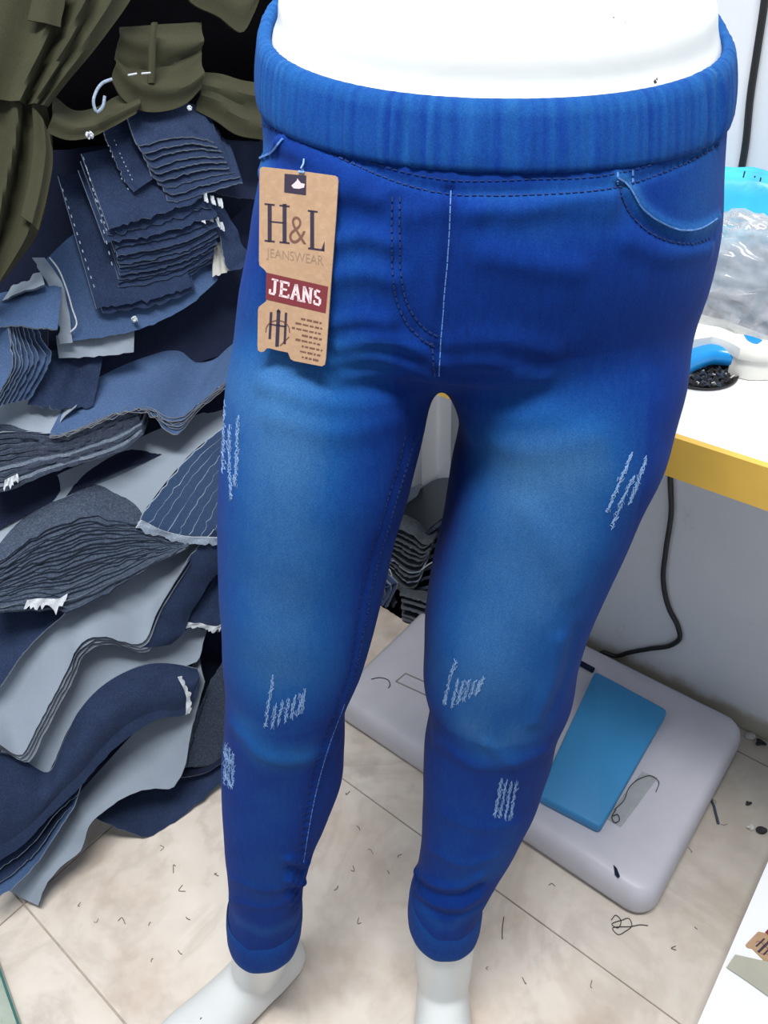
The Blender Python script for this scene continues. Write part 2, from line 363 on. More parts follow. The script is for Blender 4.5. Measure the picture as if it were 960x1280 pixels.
# whiskers and drag lines
for px, w, a in [([(425, 432), (470, 424), (515, 432), (545, 450)], .006, .0028), ([(415, 452), (465, 446), (520, 458), (545, 466)], .006, .0025), ([(430, 470), (480, 466), (535, 470)], .006, .002),
                 ([(420, 404), (450, 398), (485, 402)], .006, .002), ([(425, 300), (455, 296), (490, 305)], .006, .002), ([(425, 345), (460, 342), (492, 350)], .007, .002),
                 ([(330, 480), (390, 500), (450, 505), (520, 492)], .008, .0018), ([(340, 520), (420, 540), (500, 520)], .010, .0015),
                 ([(555, 455), (600, 452), (650, 462)], .007, .0018), ([(555, 472), (610, 476), (680, 470)], .007, .002), ([(560, 430), (620, 424), (690, 440)], .008, .0014),
                 ([(610, 320), (660, 330), (720, 338)], .008, .0014), ([(600, 262), (660, 258), (720, 246), (765, 244)], .006, .0018), ([(510, 270), (560, 262), (600, 268)], .007, .0014),
                 ([(330, 215), (400, 232), (470, 248)], .007, .003), ([(350, 182), (400, 205), (450, 225)], .006, .0022), ([(640, 270), (700, 262), (760, 262)], .007, .0014),
                 ([(785, 300), (830, 318), (885, 312)], .007, .0016), ([(575, 500), (620, 520), (690, 520)], .010, .0014), ([(590, 540), (650, 560), (740, 545)], .012, .0014),
                 ([(700, 800), (690, 850), (670, 900)], .008, .002), ([(720, 790), (706, 850), (690, 890)], .007, -.0012), ([(610, 930), (640, 950), (680, 940)], .008, .0015),
                 ([(290, 905), (330, 945), (380, 950), (420, 930)], .009, .0014), ([(545, 925), (590, 955), (640, 955)], .010, .0014), ([(660, 640), (700, 700), (715, 740)], .012, .0012)]:
    fold(px, w, a*1.5)
for v, a in [(1078, .0045), (1092, -.003), (1104, .005), (1117, -.003), (1128, .003)]:
    fold([(362, v-6), (376, v-2), (384, v)], .0055, a)
for v, a in [(1095, .003), (1108, -.003), (1120, .003), (1132, -.002)]:
    fold([(520, v-6), (545, v+10), (580, v+12), (600, v)], .006, a)
for px, w, a in [([(290, 1098), (330, 1112), (370, 1105)], .006, .0015), ([(288, 1125), (330, 1135), (365, 1128)], .005, .0014), ([(535, 1060), (580, 1080), (620, 1070)], .007, .0015), ([(555, 1020), (600, 1035), (640, 1030)], .008, .0012)]:
    fold(px, w, a)
SEAM_C = [(562, 238), (560, 300), (555, 360), (551, 410), (549, 440), (547, 474)]
FLY1 = [(490, 246), (490, 300), (491, 340), (496, 375), (508, 403), (528, 424), (546, 435)]
FLY2 = [(500, 246), (500, 300), (501, 340), (506, 370), (517, 394), (533, 412), (548, 421)]
YOKE = [(326, 152), (345, 160), (375, 168), (412, 188), (461, 211), (510, 229), (562, 240), (610, 242), (660, 241), (720, 238), (769, 232), (825, 214), (870, 195), (900, 177)]
YOKE_T = [(326, 122), (337, 145), (375, 160), (412, 177), (457, 200), (510, 216), (562, 225), (610, 226), (660, 224), (750, 220), (825, 202), (881, 176), (903, 160)]
POC1 = [(772, 222), (782, 228), (791, 240), (802, 259), (825, 277), (855, 288), (877, 285), (898, 272)]
POC2 = [(774, 236), (778, 248), (787, 266), (810, 289), (840, 302), (870, 304), (892, 296)]
POCL = [(325, 198), (340, 190), (350, 178), (357, 170)]
INS = [(510, 545), (500, 585), (489, 620), (476, 664), (460, 716), (447, 788), (438, 840), (425, 879), (404, 933), (389, 986), (380, 1040), (375, 1087), (370, 1140)]
INS2 = [(519, 545), (508, 585), (497, 620), (484, 664), (469, 716), (455, 788), (444, 840), (431, 879), (411, 933), (396, 986), (386, 1036), (379, 1080)]
for px, w, a in [(SEAM_C, .0028, -.0022), (FLY1, .0022, -.0013), (FLY2, .0022, -.0012), (YOKE, .0026, -.002), (POC1, .0032, .0024), (POC2, .0025, -.0015), (POCL, .003, .0022), (INS, .0026, -.0016), (INS2, .003, .0014)]:
    fold(px, w, a)
P, _ = on_cloth([(495, 250), (497, 345), (515, 400), (547, 428)], .004); disp += .0009*np.exp(-(linedist(JV, P)/.007)**4)
# stone-wash fading laid into the cloth, plus light painted along the left hip edge
for px, w, a in [([(345, 500), (350, 620), (355, 740), (345, 830)], .058, .52), ([(345, 490), (360, 560)], .03, .12), ([(665, 590), (650, 680), (620, 790), (610, 850)], .062, .52), ([(650, 600), (740, 570)], .03, .15),
                 ([(310, 915), (340, 945), (375, 945)], .022, .34), ([(590, 915), (620, 935), (645, 925)], .024, .36), ([(340, 1000), (335, 1100)], .04, .10), ([(580, 1000), (570, 1100)], .04, .08),
                 ([(420, 320), (470, 330)], .03, .12), ([(620, 260), (760, 255)], .02, .12), ([(700, 320), (800, 420)], .06, .05), ([(890, 200), (880, 260)], .03, .25), ([(290, 400), (284, 480)], .035, .28),
                 ([(325, 160), (330, 210)], .02, .3), (YOKE, .004, .12), (POC1, .004, .35), ([(295, 1150), (330, 1165), (370, 1150)], .01, .2), ([(520, 1130), (555, 1160), (595, 1140)], .01, .15),
                 ([(640, 1040), (620, 1090)], .02, .12), ([(765, 600), (700, 740)], .03, .10), ([(430, 432), (520, 432)], .006, .12), ([(420, 452), (520, 458)], .005, .10)]:
    fade(px, w, a)
fade([(620, 300), (640, 430), (760, 430)], .08, -.05); fade([(600, 500), (560, 620)], .03, -.08); fade([(460, 560), (430, 760)], .025, -.08); fade(INS, .012, -.10); fade([(545, 470), (525, 560), (498, 650)], .02, -.12); fade(SEAM_C, .004, -.08); fade([(555, 490), (570, 560), (552, 690)], .02, -.12)  # less faded seams and hips; inner-thigh shade is painted in as well
cellh = lambda p: np.sin(p[:, 0]*41+p[:, 2]*23)*np.sin(p[:, 2]*57+p[:, 1]*31)*np.sin(p[:, 0]*17-p[:, 2]*11+1)
disp += .0009*cellh(JV)
JV2 = JV+JN*disp[:, None]
# open the waist and the ankles
def cut_mask(V):
    q = np.array(JF); c = V[q].mean(1); keep = np.ones(len(q), bool)
    for Q, end in ((QT, 0), (QR, -1), (QL, -1)):
        C = Q[end][:3]; Rg = rings_of(Q[[end]])[0]; nrm = np.cross(Rg[24]-Rg[0], Rg[48]-Rg[0]); nrm /= np.linalg.norm(nrm)
        out = C-Q[1 if end == 0 else -2][:3]
        if nrm@out < 0: nrm = -nrm
        keep &= ~(((c-C)@nrm > -.0022) & (np.linalg.norm(c-C, axis=1) < .2))
    return keep
JBASE = np.array([QR[-1][0]/2+QL[-1][0]/2, .42, QR[-1][2]])
jeans = empty('denim_leggings', JBASE, 'bright blue faded stretch denim leggings worn by the white mannequin', 'jeans')
keep = cut_mask(JV2); JFk = [f for f, k in zip(JF, keep) if k]
legs = mk('leggings_body', JV2, JFk, JEANS, jeans, smooth=True)
at = legs.data.attributes.new('wash', 'FLOAT', 'POINT'); at.data.foreach_set('value', np.clip(wash, 0, 1).astype(np.float32))
BV2 = BVHTree.FromPolygons([Vector(v) for v in JV2], JFk)
# elastic waistband: a folded, gathered tube of cloth
NW, = (480,)
tw = np.arange(NW)*2*math.pi/NW
def ring_n(q, grow, n=NW):
    global TH
    old = TH; TH = np.arange(n)*2*math.pi/n; R = rings_of([q], grow)[0]; TH = old; return R
top_q, bot_q = TORSO[0], TORSO[1]
qt = np.r_[top_q[0], top_q[1], top_q[2:]].astype(float); qb = np.r_[bot_q[0], bot_q[1], bot_q[2:]].astype(float)
gat = np.zeros(NW)
for k_ in range(60):
    f_ = RNG.integers(30, 190); gat += RNG.normal()*np.sin(tw*f_+RNG.uniform(0, 6.28))
gat /= np.abs(gat).max()
prof = [(1.06, -.002), (1.0, .0012), (.97, .0022), (.88, .0034), (.72, .0040), (.58, .0043), (.44, .0044), (.32, .0043), (.2, .0041), (.11, .0037), (.04, .0028), (.0, .001), (-.015, -.0012), (.0, -.0036), (.06, -.005), (.3, -.0052), (.6, -.0052), (.95, -.0045)]
wr = []
base_dir = None
crease = np.zeros(NW)
for uu, am in ((505, -.0035), (496, .002), (644, -.003), (735, -.0025), (704, .0015), (425, -.002), (390, -.002), (868, -.005), (898, -.006), (880, .002), (560, -.001), (600, .001), (350, -.0015)):
    R0 = ring_n(qt*.5+qb*.5, .004); fr = R0[:, 1] < qt[1]+.06
    d = R0-O; pu = 480+F_PX*(d@CR)/(d@_fwd); j = np.argmin(np.where(fr, abs(pu-uu), 1e9)); dj = (np.arange(NW)-j+NW/2) % NW-NW/2; crease += am*(np.exp(-dj**2/1.5**2)-.7*np.exp(-(dj-2.6)**2/1.3**2))
for f_, g in prof:
    q = qt*(1-f_)+qb*f_; R = ring_n(q, g); C = q[:3]; out = R-C; out[:, 2] *= .2; out /= np.linalg.norm(out, axis=1)[:, None]
    R = R+Z*(np.clip(np.sin(tw), 0, 1)*.022*(1-np.clip(f_, 0, 1)))[:, None]
    env = math.sin(math.pi*np.clip(f_*.8+.1, 0, 1)) if g > 0 else .3
    wr.append(R+out*((gat*.0013+crease*(.75 if f_ > .05 else .3))*env)[:, None])
Vw, Fw = loft(wr, cap=False); wb = mk('waistband', Vw, Fw, JEANS, jeans, smooth=True)
wv = np.array(Vw); wa = .16+.10*np.repeat([[1.6 if -.02 < f < .14 else .6] for f, g in prof], NW, axis=1).ravel()+np.tile(.13*np.clip(gat, -1, 1)-crease*22, len(prof))
sx = np.abs(wv[:, 0]-qt[0])/qt[6]; wa += .28*np.clip(sx-.65, 0, 1)  # light on the top rim and sides is put into the band's colour
at = wb.data.attributes.new('wash', 'FLOAT', 'POINT'); at.data.foreach_set('value', np.clip(wa, 0, 1).astype(np.float32))
BVW = BVHTree.FromPolygons([Vector(v) for v in Vw], Fw)
# folded hems at the ankles
for Q, tn in ((QR, 14), (QL, 24)):
    q0, q1 = Q[-6], Q[-1]; hr = []
    for f_, g in ((0, .0004), (.15, .0022), (.4, .0030), (.7, .0032), (.9, .0034), (1.05, .0028), (1.12, .0005), (1.05, -.002), (.6, -.0024), (.1, -.002)):
        q = q0*(1-f_)+q1*f_; q = q.copy(); q[7] = math.radians(tn)*.4
        R = rings_of([q], g)[0]; R += (.0008*np.sin(TH*5+2)+.0006*np.sin(TH*11))[:, None]*np.array([0, 0, 1.0]); hr.append(R)
    Vh, Fh = loft(hr, cap=False); h = mk('ankle_hem', Vh, Fh, JEANS, jeans, smooth=True)
    at = h.data.attributes.new('wash', 'FLOAT', 'POINT'); at.data.foreach_set('value', np.repeat([.25, .2, .16, .14, .2, .34, .4, .2, .1, .1], NA).astype(np.float32))
# stitching
def stitches(mb, px, mi, length=.0026, gap=.0016, r=.0005, bv=None, jit=.0):
    P, Nr = on_cloth(px, .0007, bv or BV2)
    if len(P) < 4: return
    d = np.r_[0, np.cumsum(np.linalg.norm(np.diff(P, axis=0), axis=1))]; t = 0
    while t+length < d[-1]:
        i, j = np.searchsorted(d, t), np.searchsorted(d, t+length); j = min(j, len(P)-1)
        if j > i and np.linalg.norm(P[j]-P[i]) < length*2:
            a, b = P[i]+Nr[i]*r*.8, P[j]+Nr[j]*r*.8; x = (b-a)/2; s_ = np.cross(x, Nr[i]); s_ /= np.linalg.norm(s_)+1e-9
            mb.box((a+b)/2, x, s_*r, Nr[i]*r, mi)
        t += length+gap
sb = MB()
stitches(sb, [(u+1.5, v) for u, v in SEAM_C], 0, .004, .0006, .00032)
stitches(sb, FLY1, 1); stitches(sb, FLY2, 1); stitches(sb, [(u, v+3) for u, v in YOKE], 1, r=.0004); stitches(sb, YOKE_T, 1, r=.0003)
stitches(sb, POC1, 0, .005, .0004, .00045); stitches(sb, POC2, 1); stitches(sb, POCL, 0, .005, .0004, .0006); stitches(sb, INS2[:8], 1); stitches(sb, INS2[7:], 0, .003, .0012, .0003); stitches(sb, [(u-3, v) for u, v in INS], 1, .003, .002, .0003)
stitches(sb, [(536, 430), (549, 428)], 1); stitches(sb, [(540, 436), (543, 470)], 1); stitches(sb, [(772, 216), (772, 236)], 0); stitches(sb, [(790, 213), (791, 231)], 0)
sb.build('stitching', [THREADL, THREADD], legs, kind='stuff')
# distressed scratches: bundles of broken white weft threads standing proud of the cloth
def scuff(strokes, w_px=2.4, dens=30):
    mb = MB()
    for s_ in strokes:
        s_ = np.array(s_, float); L = np.linalg.norm(s_[-1]-s_[0]); n = max(6, int(L*dens/22))
        for k in range(n):
            f_ = (k+.5+RNG.normal()*.4)/n; f_ = min(max(f_, 0), 1)
            i = f_*(len(s_)-1); a = int(min(i, len(s_)-2)); c = s_[a]+(s_[a+1]-s_[a])*(i-a); dr = (s_[a+1]-s_[a])/np.linalg.norm(s_[a+1]-s_[a])
            pr = np.array([-dr[1], dr[0]]); c = c+pr*RNG.normal()*w_px*.45; ang = RNG.normal()*.38; dd = dr*math.cos(ang)+pr*math.sin(ang); hl = RNG.uniform(1.2, 3.4)
            P, Nr = on_cloth([c-dd*hl, c+dd*hl], .0011, BV2)
            if len(P) >= 2 and np.linalg.norm(P[-1]-P[0]) < .02:
                P = P+Nr*.0002; P[len(P)//2] += Nr[len(P)//2]*.0003; mb.tube(P[[0, len(P)//2, -1]] if len(P) > 2 else P, RNG.uniform(.00012, .0003), 4)
    return mb
knee = lambda x0, y0: [[(x0+10, y0-38), (x0+3, y0-18), (x0-2, y0+8), (x0-6, y0+22)]]+[[(x0+2+9*k, y0-10+(-3 if k > 3 else 3)), (x0-2+9*k, y0+22-4*k)] for k in range(6)]
for strokes in [[[(342, 846), (338, 868), (334, 890), (332, 908)]]+[[(345+8*k, 880-3*k), (340+8*k, 910-4*k)] for k in range(5)]+[[(381, 862), (377, 890)]],
                [[(570, 826), (564, 845), (558, 868), (556, 880)]]+[[(573+7*k, 850), (565+7.4*k, 884-4*k)] for k in range(5)]+[[(605, 847), (596, 868)]],
                [[(298, 520), (296, 570), (294, 608)], [(287, 532), (287, 580), (289, 625)], [(280, 500), (279, 590)]],
                [[(790, 567), (775, 600), (758, 640)], [(792, 595), (778, 625), (764, 660)], [(808, 572), (796, 605), (786, 630)]],
                [[(627+6*k, 975+k), (618+6.5*k, 1021+k)] for k in range(4)],
                [[(283+4*k, 930+6*k), (281+5*k, 980+k)] for k in range(3)]+[[(280, 940), (290, 955)], [(280, 965), (290, 985)]]]:
    b_ = scuff(strokes); 
    if b_.V: b_.build('scuffed_threads', THREADW, legs, kind='stuff')
# ---- the mannequin itself
QTm = QT[:, :].copy()
up = QT[0].copy(); RM = []
axis = (QT[0][:3]-QT[3][:3]); axis /= np.linalg.norm(axis)
ms = [st((345, -14), (895, -14), 15, .080, .075), st((345, -4), (895, -4), 15, .082, .077), st((344, 30), (895, 30), 15, .083, .078), st((343, 62), (894, 62), 15, .0835, .078), st((338, 110), (900, 112), 14, .088, .083)]
QM = tube_from(ms, 24)
mt_r = rings_of(QM)
capr = mt_r[0]; cc = capr.mean(0); mt_r = [cc+(capr-cc)*.80+Z*.0015, cc+(capr-cc)*.95+Z*.0012, cc+(capr-cc)*.985]+mt_r[0:]
def foot_rings(heel, d, L):
    d = np.array([*d, 0.0]); d /= np.linalg.norm(d); s_ = np.array([-d[1], d[0], 0]); R = []
    for t, w, h, z0 in ((0, .012, .030, .012), (.02, .022, .045, .006), (.08, .030, .070, .003), (.2, .033, .088, .002), (.32, .034, .078, .003), (.45, .036, .062, .004), (.6, .041, .046, .003), (.74, .045, .034, .002), (.86, .042, .026, .002), (.95, .031, .020, .003), (1, .014, .012, .005)):
        c = np.asarray(heel)+d*L*t; q = np.arange(48)*2*math.pi/48
        x = np.sign(np.cos(q))*np.abs(np.cos(q))**.8*w; z = np.sin(q); z = np.where(z > 0, z0+.014+z*(h-.014), z0+.014+z*.014)
        R.append(c+x[:, None]*s_+z[:, None]*Z)
    return R
def leg_m(Q, heel, d, grow=-.004):
    R = rings_of(Q, grow); d = np.array([*d, 0.0]); d /= np.linalg.norm(d); an = np.asarray(heel)+d*.062
    last = Q[-1]; TH_ = TH
    for f_, z, a, bf, bb in ((.5, None, .036, .038, .038), (.85, None, .034, .036, .036), (1.0, .055, .032, .036, .034)):
        q = last.copy(); tgt = np.array([an[0], an[1], .055]); q[:3] = last[:3]*(1-f_)+tgt*f_; q[6], q[8], q[9] = a, bf, bb; R.append(rings_of([q])[0])
    return R
HR, DR = np.array([-.146, .468, 0]), (-.76, -.65); HL, DL = np.array([.050, .462, 0]), (-.10, -1)
MV, MF, ME = remesh_union([mt_r, rings_of(QT, -.005)[0:], leg_m(QR, HR, DR), leg_m(QL, HL, DL), foot_rings(HR, DR, .235), foot_rings(HL, DL, .235)], .0038, 20)
# toes: shallow grooves on the front of each foot
MNv = vnorm(MV, MF)
for hl, d in ((HR, DR), (HL, DL)):
    d3 = np.array([*d, 0.0]); d3 /= np.linalg.norm(d3); s3 = np.array([-d3[1], d3[0], 0]); r = MV-hl; l = r@d3; x = r@s3
    msk = (l > .19) & (MV[:, 2] < .06)
    for k in (-.024, -.010, .003, .016): MV[msk] -= MNv[msk]*(.004*np.exp(-((x[msk]-k)/.0025)**2)*np.clip((l[msk]-.19)/.02, 0, 1))[:, None]
man = mk('mannequin', MV, MF, PLASTIC, None, smooth=True, label='white glossy plastic hip and leg mannequin standing barefoot on the tiles', cat='mannequin')
BVM = BVHTree.FromPolygons([Vector(v) for v in MV], MF)
for u, v, r in ((820, 102, .0016), (822, 99, .0010), (768, 22, .0009), (783, 28, .0007), (252, 1273, .0016)):
    P, Nr = on_cloth([(u-1, v), (u+1, v)], .001, BVM)
    if len(P):
        n_ = Nr[0]; x = np.cross(n_, Z); x /= np.linalg.norm(x); y = np.cross(n_, x); q = np.arange(7)*2*math.pi/7
        rr = r*.55*RNG.uniform(.6, 1.3, 7); A = [P[0]+n_*.0002+x*a*math.cos(t)+y*a*1.5*math.sin(t) for a, t in zip(rr, q)]
        cb = MB(); cb.prism([p-n_*.0006 for p in A], A); cb.build('paint_chip', DARKBIT, man)

# ================================================================== HANG TAG
SC = 160/706.0
def cpx(x, y): return (300+x*SC, 190+y*SC)
Pq = [on_cloth([cpx(x, y), (cpx(x, y)[0]+.5, cpx(x, y)[1])], .002, BV2)[0][0] for x, y in ((230, 150), (520, 200), (180, 1000), (440, 1100), (300, 600), (480, 650), (150, 500))]
Pq = np.array(Pq); c0 = Pq.mean(0); nq = np.linalg.svd(Pq-c0)[2][2]
if nq@(O-c0) < 0: nq = -nq
nq = nq*.75+.25*(O-c0)/np.linalg.norm(O-c0); nq /= np.linalg.norm(nq)
sel = JV2[np.linalg.norm(JV2-c0, axis=1) < .16]; e_ = sel-O
pu = 480+F_PX*(e_@CR)/(e_@_fwd); pv = 640-F_PX*(e_@CU)/(e_@_fwd)
sel = sel[(pu > 322) & (pu < 424) & (pv > 205) & (pv < 460)]
tag_c = max((sel@nq).max()+.0004, c0@nq)
def tagp(x, y): u, v = cpx(x, y); return hit(u, v, nq, tag_c)
T0 = tagp(110, 85); tx = tagp(545, 140)-T0; tx /= np.linalg.norm(tx); ty = np.cross(nq, tx); ty = -ty if ty@(tagp(100, 1095)-T0) < 0 else ty
def loc2(x, y): p = tagp(x, y)-T0; return np.array([p@tx, p@ty])
HT = .0008
def flat(mb, poly, z0, z1, mi=0):
    A = [np.array([*loc2(x, y), -z0]) for x, y in poly]; B = [np.array([*loc2(x, y), -z1]) for x, y in poly]; mb.prism(A, B, mi)
def poly_tri(mb, poly, z, mi=0):
    A = [np.array([*loc2(x, y), -z]) for x, y in poly]; mb.add(A, [tuple(range(len(A)))], mi)
def text_mesh(body, shear=0, bold=0):
    c = bpy.data.curves.new('t', 'FONT'); c.body = body; c.size = 1; c.align_x = 'LEFT'; c.offset = bold
    o = bpy.data.objects.new('t', c); COL.objects.link(o); me = bpy.data.meshes.new_from_object(o.evaluated_get(bpy.context.evaluated_depsgraph_get()))
    V = np.array([v.co[:] for v in me.vertices]); F = [tuple(p.vertices) for p in me.polygons]; bpy.data.objects.remove(o); bpy.data.meshes.remove(me)
    lo, hi = V[:, :2].min(0), V[:, :2].max(0); V[:, :2] = (V[:, :2]-lo)/(hi-lo); return V[:, :2], F
def quad_text(mb, body, tl, tr, br, bl, z, mi=0, bold=0):
    V, F = text_mesh(body, bold=bold); tl, tr, br, bl = map(np.array, (tl, tr, br, bl))
    P = [(1-y)*((1-x)*bl+x*br)+y*((1-x)*tl+x*tr) if False else y*((1-x)*tl+x*tr)+(1-y)*((1-x)*bl+x*br) for x, y in V]
    mb.add([np.array([*loc2(*p), -z]) for p in P], F, mi)
def bar(mb, a, b, w, z, mi=0):
    a, b = np.array(a, float), np.array(b, float); d = (b-a)/np.linalg.norm(b-a); p = np.array([-d[1], d[0]])*w/2
    poly_tri(mb, [a-p, b-p, b+p, a+p], z, mi)
def make_tag(name, label, cat, group):
    root = bpy.data.objects.new(name, None); COL.objects.link(root); root.empty_display_size = .02; WLOC[root.name] = np.zeros(3); tag(root, label, cat, group)
    mb = MB(); out = [(128, 82), (330, 104), (525, 131), (541, 142), (545, 165), (530, 400), (505, 720), (476, 1140), (470, 1172), (455, 1181), (300, 1151), (282, 1141), (268, 1105), (205, 1092), (165, 1081), (150, 1082), (135, 1099), (118, 1103), (102, 1092), (100, 1060), (103, 870), (108, 853), (148, 822), (152, 668), (140, 650), (112, 625), (108, 600), (112, 100), (116, 88)]
    flat(mb, out, 0, HT); mb.build('card', KRAFT, root)
    zt = HT+.00015
    mb = MB(); poly_tri(mb, [(250, 120), (370, 130), (368, 238), (248, 222)], zt, 0); poly_tri(mb, [(288, 185), (305, 170), (318, 158), (322, 145), (330, 158), (342, 172), (362, 176), (358, 196), (330, 203), (300, 200)], zt+.0001, 1)
    mb.build('black_emblem', [INK, INKP], root)
    mb = MB()   # big serif letters
    for x in (168, 250): bar(mb, (x, 288-2), (x, 498-2+ (x-168)*.05), 22, zt, 0); bar(mb, (x-28, 286+(x-168)*.1), (x+28, 292+(x-168)*.1), 9, zt, 0); bar(mb, (x-28, 488+(x-168)*.1), (x+28, 494+(x-168)*.1), 9, zt, 0)
    bar(mb, (168, 383), (250, 391), 8, zt, 0)
    bar(mb, (402, 325), (402, 530), 22, zt, 0); bar(mb, (378, 323), (432, 330), 9, zt, 0); bar(mb, (380, 530), (468, 542), 10, zt, 0); poly_tri(mb, [(452, 540), (470, 490), (470, 546)], zt, 0)
    quad_text(mb, '&', (278, 350), (366, 362), (370, 510), (274, 500), zt, 1, -.012)
    mb.build('brand_letters', [INK, INKB], root)
    mb = MB(); quad_text(mb, 'JEANSWEAR', (150, 528), (462, 572), (462, 640), (150, 592), zt, 0, -.01); mb.build('small_letters', INKG, root)
    mb = MB(); poly_tri(mb, [(150, 664), (490, 742), (476, 888), (146, 812)], zt, 0)
    # slab-serif JEANS
    def q(x, y): return np.array([175+x*280+y*-6, 695+x*68+y*86])
    W = 15
    def b_(a, b, w=W): bar(mb, q(*a), q(*b), w, zt+.0001, 1)
    b_((.09, 0), (.09, .9)); b_((.02, .04), (.15, .04), 10); b_((.0, .96), (.1, .96), 12); b_((.0, .7), (.0, 1), 12)
    b_((.22, 0), (.22, 1)); b_((.18, .05), (.36, .05), 12); b_((.2, .5), (.33, .5), 11); b_((.18, .95), (.37, .95), 12); b_((.355, 0), (.355, .25), 9); b_((.365, .75), (.365, 1), 9)
    b_((.50, 0), (.43, 1)); b_((.50, 0), (.58, 1)); b_((.45, .65), (.56, .65), 10); b_((.40, .97), (.47, .97), 10); b_((.54, .97), (.62, .97), 10)
    b_((.66, 0), (.66, 1)); b_((.66, .05), (.79, .95)); b_((.79, 0), (.79, 1)); b_((.62, .97), (.70, .97), 9); b_((.75, .04), (.83, .04), 9)
    b_((.97, .12), (.89, .06), 12); b_((.88, .08), (.88, .42), 13); b_((.88, .45), (.97, .55), 13); b_((.98, .55), (.98, .9), 13); b_((.98, .95), (.87, .93), 12); b_((.87, .93), (.87, .72), 10)
    mb.build('red_label', [INKR, INKP], root, label='maroon label with pale slab letters')
    mb = MB()   # monogram of three strokes and a crossing ring
    bar(mb, (176, 882), (168, 1030), 14, zt, 0); bar(mb, (258, 885), (250, 1058), 13, zt, 0); bar(mb, (217, 872), (208, 1072), 20, zt, 0); bar(mb, (166, 948), (258, 962), 8, zt, 0); poly_tri(mb, [(205, 880), (217, 862), (230, 886)], zt, 0)
    th = np.linspace(math.pi*.95, math.pi*2.05, 9); pr = [(212+66*math.cos(t), 985+58*math.sin(t)) for t in th]
    for a, b in zip(pr[:-1], pr[1:]): bar(mb, a, b, 6, zt, 1)
    pr = [(225+10*k, 1068-10*k) for k in range(6)]
    for a, b in zip(pr[:-1], pr[1:]): bar(mb, a, b, 6, zt, 1)
    mb.build('monogram', [INK, INKB], root)
    mb = MB(); rg = random.Random(5)   # fine print, too small to read: ragged right-aligned rows
    for k in range(8):
        x0, x1 = (340, 310, 290, 345, 310, 345, 335, 345)[k], (462, 466, 458, 462, 456, 458, 450, 436)[k]; x = x0
        while x < x1-8:
            w = rg.uniform(10, 34); w = min(w, x1-x); y = 918+k*30+(x-340)*.22; bar(mb, (x, y), (x+w, y+w*.22), rg.uniform(8, 11), zt, 0); x += w+7
    mb.build('fine_print', INKB, root)
    return root
tg = make_tag('hang_tag', 'brown card hang tag hanging from the waistband of the blue leggings', 'tag', None)
Rm = Matrix(((tx[0], ty[0], -nq[0], T0[0]), (tx[1], ty[1], -nq[1], T0[1]), (tx[2], ty[2], -nq[2], T0[2]), (0, 0, 0, 1)))
tg.matrix_world = Rm
cbn = MB(); hp = loc2(345, 100)
topw = on_cloth([cpx(352, 40), cpx(353, 42)], .001, BV2)[0][0]; tl_ = np.array(Rm.inverted() @ Vector(topw))
cbn.tube(spline([np.array([*hp, .001]), np.array([hp[0], hp[1]-.001, -.002]), (np.array([*hp, 0])+tl_)/2+np.array([.001, 0, -.002]), tl_], 8), .0005, 6)
cbn.tube([np.array([hp[0]-.002, hp[1]+.001, -HT-.0003]), np.array([hp[0]+.002, hp[1]+.001, -HT-.0003])], .0007, 6)
cbn.build('tag_cord', THREADW, tg)

# ================================================================== LAYERED CLOTH HEAP
HN = np.array([.56, -.83, .25]); HC = -.746
def hp_(u, v, off): return hit(u, v, HN, HC+off)
def sheet_geo(A, B, th, rows=6, bulge=0.0, wav=.0015, seed=0, fray=.0):
    """ruled cloth between a lip line A and a back line B (3-D points), with thickness, sag and a ragged lip"""
    rg = np.random.default_rng(seed); n = len(A); V = []; t = np.linspace(0, 1, rows)
    ph = rg.uniform(0, 6.28, 6); s_ = np.linspace(0, 1, n)
    nr = np.cross(A[-1]-A[0], B[n//2]-A[n//2]); nr /= np.linalg.norm(nr)+1e-9
    if nr@(O-A[n//2]) < 0: nr = -nr
    G = np.empty((rows, n, 3))
    rag = rg.normal(size=n)*fray
    for i, f_ in enumerate(t):
        w = wav*(np.sin(s_*9+ph[0]+f_*2)+.6*np.sin(s_*19+ph[1]-f_*3))*(.35+f_)
        p = A*(1-f_)+B*f_+nr*(w+bulge*math.sin(math.pi*min(1, f_*1.0)))[:, None]
        if i == 0: p = p+(A-B)/(np.linalg.norm(A-B, axis=1)[:, None]+1e-9)*rag[:, None]
        G[i] = p
    top = G.reshape(-1, 3); bot = top-nr*th
    V = np.r_[top, bot]; k = rows*n; F = []; mi = []
    for i in range(rows-1):
        for j in range(n-1):
            a = i*n+j; F.append((a, a+1, a+n+1, a+n)); mi.append(0); F.append((k+a, k+a+n, k+a+n+1, k+a+1)); mi.append(1)
    for j in range(n-1): F.append((j, k+j, k+j+1, j+1)); mi.append(2); b = (rows-1)*n+j; F.append((b, b+1, k+b+1, k+b)); mi.append(2)
    for i in range(rows-1): a = i*n; F.append((a, a+n, k+a+n, k+a)); mi.append(2); b = a+n-1; F.append((b, k+b, k+b+n, b+n)); mi.append(2)
    return V, F, mi
SEED = [0]
